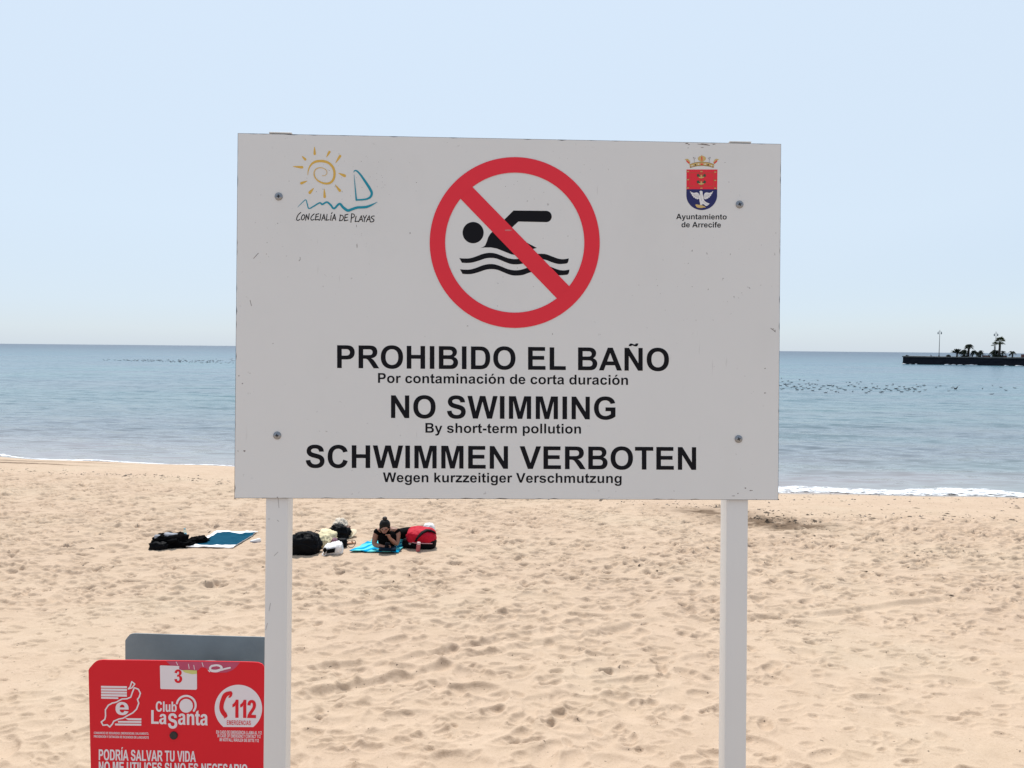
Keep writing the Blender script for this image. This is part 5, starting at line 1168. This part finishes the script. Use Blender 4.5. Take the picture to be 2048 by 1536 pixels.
# ---------------------------------------------------------------- birds floating on the sea
M_bird = mat("seabird_dark", (.050, .055, .065), .8, var=.4, vscale=12)
def S(px, py): return G(px, py, SEA + .02)
def bird_mesh():
    mb = MB()
    mb.blob((0, 0, .07), (.24, .095, .085), (.9, 1), 0, 6, 0, n=10)
    mb.tube([(.17, 0, .10), (.235, 0, .16), (.26, 0, .20)], [.055, .040, .038], 8); mb.blob((.285, 0, .215), (.055, .036, .036), n=8)
    mb.tube([(.33, 0, .212), (.40, 0, .205)], [.014, .003], 6)
    mb.tube([(-.18, 0, .09), (-.30, 0, .125), (-.36, 0, .125)], [.05, .03, .012], 8, flat=.5)
    return mb
def place_bird(first, p, rz, sc, label, group):
    o = first if not first.get('label') else first.copy()
    if o is not first: scn.collection.objects.link(o)
    o.location = p; o.rotation_euler = (0, 0, rz); o.scale = (sc, sc, sc)
    tag(o, label, "bird", group); return o
mbb = bird_mesh(); mbb.v = [Vector((v.x, v.y, v.z * .8)) for v in mbb.v]; bird = mbb.build("seabird", M_bird, None, (0, 0, 0))
rb = random.Random(4)
spots = [(1965, 778), (1985, 771.5), (2002, 775), (2012, 781), (2030, 776.5), (1983, 789), (1904, 776), (1897, 782.5), (1880, 772), (1872, 775), (1850, 780.5), (1829, 778)]
lab1 = "dark seabird floating in the loose flock on the water right of the sign"
for k in range(108):
    t_ = ((k + rb.random()) / 108) ** 1.25; px = 1561 + 290 * t_
    py = 757 + 31 * rb.betavariate(2.2, 2.0) - (4 if px < 1600 and rb.random() < .4 else 0)
    if px > 1760: py = 768 + 17 * rb.random()
    spots.append((px, py))
for px, py in spots: place_bird(bird, S(px, py), rb.uniform(-.9, .9) + (math.pi if rb.random() < .5 else 0), rb.uniform(.46, .66), lab1, "seabirds floating right of the sign")
for k in range(165):
    t_ = rb.random() ** .8; px = 205 + 268 * t_
    py = 691 + .0095 * px + (27.5 + 7 * rb.random() * (.35 + .65 * t_) - (4 * t_ if rb.random() < .15 else 0))
    place_bird(bird, S(px, py - 2), rb.uniform(-.9, .9) + (math.pi if rb.random() < .5 else 0), rb.uniform(.55, .74), "dark seabird in the far dense flock on the water left of the sign", "seabirds in the far flock left of the sign")
p = S(1911, 778.5); t = thing("seabird", p, "dark seabird lifting off the water with raised wings", "bird")
mb = bird_mesh(); mb.v = [p + Vector((v.x * .7, v.y * .9, v.z * 1.0)) for v in mb.v]; mb.build("body", M_bird, t)
for sg, pts in ((-1, [(-.02, .07, .11), (-.16, .16, .26), (-.30, .22, .36)]), (1, [(.02, -.07, .11), (.15, -.12, .32), (.38, -.16, .46)])):
    mb = MB(); mb.tube([p + Vector(q_) for q_ in pts], [.10, .09, .03], 8, flat=.18); mb.build("wing", M_bird, t)

# ---------------------------------------------------------------- stone pier with lamps and palms, far right
PA, PB = Vector((130.0, 267.0, 0)), Vector((160.6, 251.0, 0)); PT_ = (PB - PA).normalized(); PN = Vector((-PT_.y, PT_.x, 0))
if PN.y < 0: PN = -PN
DECK = 2.12
def on_pier(px, back):
    """point of the deck seen at photo column px, back metres behind the sea wall"""
    d = ray(px, 712); d = Vector((d.x, d.y, 0)).normalized(); o = PA + PN * back
    den = d.x * -PT_.y + d.y * PT_.x; k = (o.x * -PT_.y + o.y * PT_.x) / den
    q = d * k; q.z = DECK; return q
M_stone = mat("basalt", (.020, .021, .028), .95, spec=.1, var=.5, vscale=.8, bump=.6, bscale=2.0, col2=(.010, .011, .015))
M_cope = mat("coping_stone", (.11, .105, .10), .9, var=.3, vscale=1.2)
M_brick = mat("planter_red", (.16, .075, .065), .9, var=.25, vscale=1)
pier = thing("stone_pier", PA + Vector((0, 0, SEA)), "long dark basalt pier with palms and lamps standing in the sea at far right", "pier")
mb = MB(); rp = random.Random(2); L = 130.0; st = 1.6; ns = int(L / st)
rows = [(-3.0, -.5), (SEA, -.15), (.15, .05), (.9, .15), (DECK - .35, .30)]
for side in (0, 1):
    vs = [];
    for k in range(ns + 1):
        for z, ins in rows:
            w = (ins if side == 0 else 24 - ins) + rp.uniform(-.14, .14)
            q = PA + PT_ * (k * st + (rp.uniform(-.25, .25) if 0 < k < ns else .25 * (z > 0))) + PN * w; vs.append(Vector((q.x, q.y, z + rp.uniform(-.06, .06))))
    nr = len(rows); mb.add(vs, [(k * nr + i, (k + 1) * nr + i, (k + 1) * nr + i + 1, k * nr + i + 1) for k in range(ns) for i in range(nr - 1)], 0)
    if side == 0: f0_ = vs
    else:
        for e in (0, ns):
            a_ = f0_[e * nr:(e + 1) * nr]; b_3 = vs[e * nr:(e + 1) * nr]; mb.add(a_ + b_3, [(i, i + 1, i + 1 + nr, i + nr) for i in range(nr - 1)], 0)
mb.build("sea_wall", M_stone, pier)
mb = MB()
for k in range(0, ns, 2):
    c_ = PA + PT_ * ((k + 1) * st) + PN * 12; c_.z = DECK - .18 + rp.uniform(-.03, .03); mb.box(c_, (2 * st - .06, 24.1, .36), (PT_, PN, Vector((0, 0, 1))))
mb.build("coping", M_cope, pier)
mb = MB()
for k in range(34):
    q = PA + PT_ * rp.uniform(-.5, 60) + PN * rp.uniform(-.9, -.2); mb.blob((q.x, q.y, SEA + .02), (rp.uniform(.3, 1.2), .3, rp.uniform(.06, .28)), (1, 1), .4, 5, k, n=5)
tag(mb.build("splash_foam", M_toww), "white wash breaking along the foot of the pier", "foam", kind='stuff')

M_lamp = mat("lamp_iron", (.05, .055, .06), .6); M_glass = mat("lamp_glass", (.14, .16, .18), .3)
def lamp(px, top, lab):
    b = on_pier(px, 5); h = at_y(px, top, b.y).z - DECK
    t = thing("street_lamp", b, lab, "street lamp", "tall double street lamps on the pier")
    mb = MB(); mb.lathe(b, [(.22, 0), (.22, .25), (.11, .45), (.085, h * .5), (.06, h - .05), (.02, h)], 12); mb.build("lamp_pole", M_lamp, t)
    mb = MB(); z = h - .72
    mb.tube([b + Vector((-.54, 0, z)), b + Vector((-.35, 0, z + .22)), b + Vector((0, 0, z + .06)), b + Vector((.35, 0, z + .22)), b + Vector((.54, 0, z))], .03, 6); mb.build("crossarm", M_lamp, t)
    for sx in (-1, 1):
        mb = MB(); mb.lathe(b + Vector((sx * .54, 0, z)), [(.03, 0), (.10, -.06), (.20, -.30), (.17, -.55), (.10, -.74), (.03, -.80)], 12); mb.build("lantern", M_glass, t)
lamp(1878, 659.5, "tall double street lamp on the bare end of the pier")
lamp(1990.5, 663, "tall double street lamp behind the tallest palm on the pier")

M_leaf = mat("palm_leaf", (.014, .022, .013), .85, spec=.15, var=.5, vscale=3); M_leaf2 = mat("palm_leaf_light", (.042, .052, .018), .8, spec=.2, var=.4, vscale=3)
M_trunk = mat("palm_trunk", (.045, .038, .032), .9, var=.4, vscale=5)
def palm(px, top, crown_r, lab, lean=0.0, nf=30, droop=1.0, kind='feather', back=6, trunk=.16, leaf=None, skirt=False, group="palms on the pier"):
    b = on_pier(px, back); crown_r *= 1.38; h = at_y(px, top, b.y).z - DECK - crown_r * (.50 if kind != 'spiky' else .8)
    rp = random.Random(int(px * 10)); t = thing("palm_tree", b, lab, "palm", group)
    c = b + Vector((lean, 0, h)); mb = MB()
    pts = [b + Vector((lean * (q / 7) ** 1.6, .05 * math.sin(q), h * q / 7)) for q in range(8)]
    mb.tube(pts, [trunk * (1.6 - .4 * q / 7 + .06 * (q % 2)) for q in range(8)], 9); mb.build("trunk", M_trunk, t)
    mb = MB()
    for k in range(nf):
        az = 6.283 * (k + rp.random() * .7) / nf * 1.618 * 3; el = rp.uniform(-.35, 1.35) if kind != 'spiky' else rp.uniform(-.15, 1.3)
        Lr = crown_r * rp.uniform(.85, 1.15); d = Vector((math.cos(az) * math.cos(el), math.sin(az) * math.cos(el), math.sin(el)))
        side = Vector((-math.sin(az), math.cos(az), 0))
        if kind == 'fan':
            q0 = c + d * Lr * .45; up = side.cross(d)
            for m_ in range(13):
                a = -1.35 + 2.7 * m_ / 12; e = (d * math.cos(a) + side * math.sin(a)); tip = q0 + e * Lr * .58 * rp.uniform(.85, 1.1) + Vector((0, 0, -.16 * Lr * rp.random() * (1 + droop)))
                s2 = (side * math.cos(a) - d * math.sin(a)) * Lr * .055
                mb.add([q0 - s2 * .4, q0 + e * Lr * .3 - s2 + up * .02, tip, q0 + e * Lr * .3 + s2 - up * .02, q0 + s2 * .4], [(0, 1, 2, 3, 4)])
            mb.tube([c, q0], .022, 5)
        else:
            st_ = 9; prev = None; ln = []
            for m_ in range(st_ + 1):
                u = m_ / st_; q = c + d * Lr * u + Vector((0, 0, -droop * Lr * .62 * u * u)); ln.append(q)
            mb.tube(ln, [.03 * (1 - .8 * m_ / st_) + .004 for m_ in range(st_ + 1)], 5)
            for m_ in range(1, st_):
                u = m_ / st_; tdir = (ln[m_ + 1] - ln[m_ - 1]).normalized(); ll = Lr * .34 * math.sin(math.pi * min(1, u * .85 + .12)) * rp.uniform(.8, 1.2)
                for sg in (-1, 1):
                    for q_ in (0, .5):
                        q0 = ln[m_] + (ln[m_ + 1] - ln[m_]) * q_
                        tip = q0 + side * sg * ll * .75 + tdir * ll * .55 + Vector((0, 0, -ll * .35))
                        mb.add([q0 - tdir * Lr * .03, tip, q0 + tdir * Lr * .05], [(0, 1, 2)])
    mb.build("crown", leaf or M_leaf, t)
    if skirt:
        mb = MB(); mb.lathe(c, [(.18, -.75), (.42, -.55), (.36, -.15), (.15, 0)], 10); mb.build("dead_frond_skirt", M_trunk, t)
palm(1914, 697, 1.35, "low spiky palm with upright fronds, nearest the bare end of the pier", 0, 34, .25, 'spiky', 5, .16)
palm(1928.5, 698, 1.15, "low round headed palm just left of the tall dark palm", -.15, 50, 1.2, 'feather', 5, .2)
palm(1936.5, 686.5, 1.15, "tall dark palm with a dense round head in the left clump on the pier", .1, 64, 1.15, 'feather', 6, .24, skirt=True)
palm(1944.5, 699, 1.05, "leaning palm right of the tall dark palm", .55, 38, 1.3, 'feather', 5, .14)
palm(1960.5, 699.5, .95, "small ragged palm beside the low brick wall", .12, 26, 1.2, 'feather', 5, .13)
palm(1956.5, 704, .8, "lowest drooping palm at the right edge of the left clump", -.1, 24, 1.1, 'feather', 4, .12)
palm(1990, 698.5, 1.35, "broad bushy palm at the foot of the second lamp", 0, 50, 1.1, 'feather', 6, .22)
palm(1998.6, 678.0, 1.45, "tallest fan palm on the pier with spreading greenish fronds", .05, 24, .9, 'fan', 5, .24, M_leaf2)
palm(1988.5, 686, .8, "small pale palm crown showing left of the tallest palm", -.1, 11, 1.0, 'fan', 8, .1, M_leaf2)
palm(2005, 700.5, .9, "short palm just right of the tallest palm", .1, 26, 1.2, 'feather', 5, .12)
palm(2025, 700.5, 1.0, "lone flat topped small palm on bare deck near the frame's right edge", -.15, 26, 1.2, 'feather', 5, .15)
def bush(px, w, h, lab, back=4):
    b = on_pier(px, back); mb = MB(); rp = random.Random(int(px))
    for k in range(260):
        a, r = rp.random() * 6.283, math.sqrt(rp.random()); z = h * rp.random() * (1 - .6 * r * r); c_ = b + Vector((w * r * math.cos(a), w * .7 * r * math.sin(a), z)); s2 = rp.uniform(.08, .2)
        d1 = Vector((rp.uniform(-1, 1), rp.uniform(-1, 1), rp.uniform(-.3, 1))).normalized() * s2; d2 = d1.cross(Vector((rp.random(), rp.random(), rp.random()))).normalized() * s2 * .6
        mb.add([c_ - d1, c_ + d2, c_ + d1, c_ - d2], [(0, 1, 2, 3)])
    tag(mb.build("bush", M_leaf, None, b), lab, "bush", "bushes on the pier")
bush(1897, .75, .62, "low dark bush left of the spiky palm on the pier")
bush(1929, 1.0, .5, "low dark bush at the foot of the round headed palm")
bush(1992, 1.1, .9, "thick dark bush under the second lamp")
bush(1999.5, .8, .8, "dark bush round the trunk of the tallest palm")
bush(1959, .5, .5, "small dark bush under the ragged palm")
bush(1814, .45, .3, "tiny bush at the very end of the pier")
for (a, b, hh, lab) in ((1964, 1981, .45, "low reddish wall between the left clump and the second lamp"), (2003, 2014, .45, "short low reddish wall right of the tallest palm"), (2042, 2060, .9, "reddish wall at the right edge of the frame on the pier")):
    p, q = on_pier(a, 7), on_pier(b, 7); c_ = (p + q) / 2; L_ = (q - p).length; t = thing("low_wall", c_, lab, "wall", "low walls on the pier")
    mb = MB(); mb.box(c_ + Vector((0, 0, hh / 2)), (L_, .5, hh), (PT_, PN, Vector((0, 0, 1))), bev=.03); mb.build("wall_body", M_brick, t)
    mb = MB(); mb.box(c_ + Vector((0, 0, hh + .045)), (L_ + .1, .6, .08), (PT_, PN, Vector((0, 0, 1))), bev=.02); mb.build("wall_cap", M_cope, t)
p = on_pier(1862, 2); mb = MB(); mb.blob(p + Vector((.05, 0, .22)), (.20, .14, .13), (1, 1), 0, 5, 0, tilt=-.7, n=10); mb.tube([p + Vector((-.05, 0, .3)), p + Vector((-.14, 0, .45)), p + Vector((-.17, 0, .58))], [.08, .05, .04], 8); mb.tube([p + Vector((-.17, 0, .58)), p + Vector((-.27, 0, .57))], [.03, .005], 6); mb.tube([p + Vector((.1, 0, .15)), p + Vector((.32, 0, .02))], [.07, .02], 6)
mb.tube([p + Vector((.03, .03, .12)), p + Vector((.03, .03, 0))], .02, 5)
tag(mb.build("perched_bird", M_bird, None, p), "dark bird perched on the pier left of the first lamp", "bird")
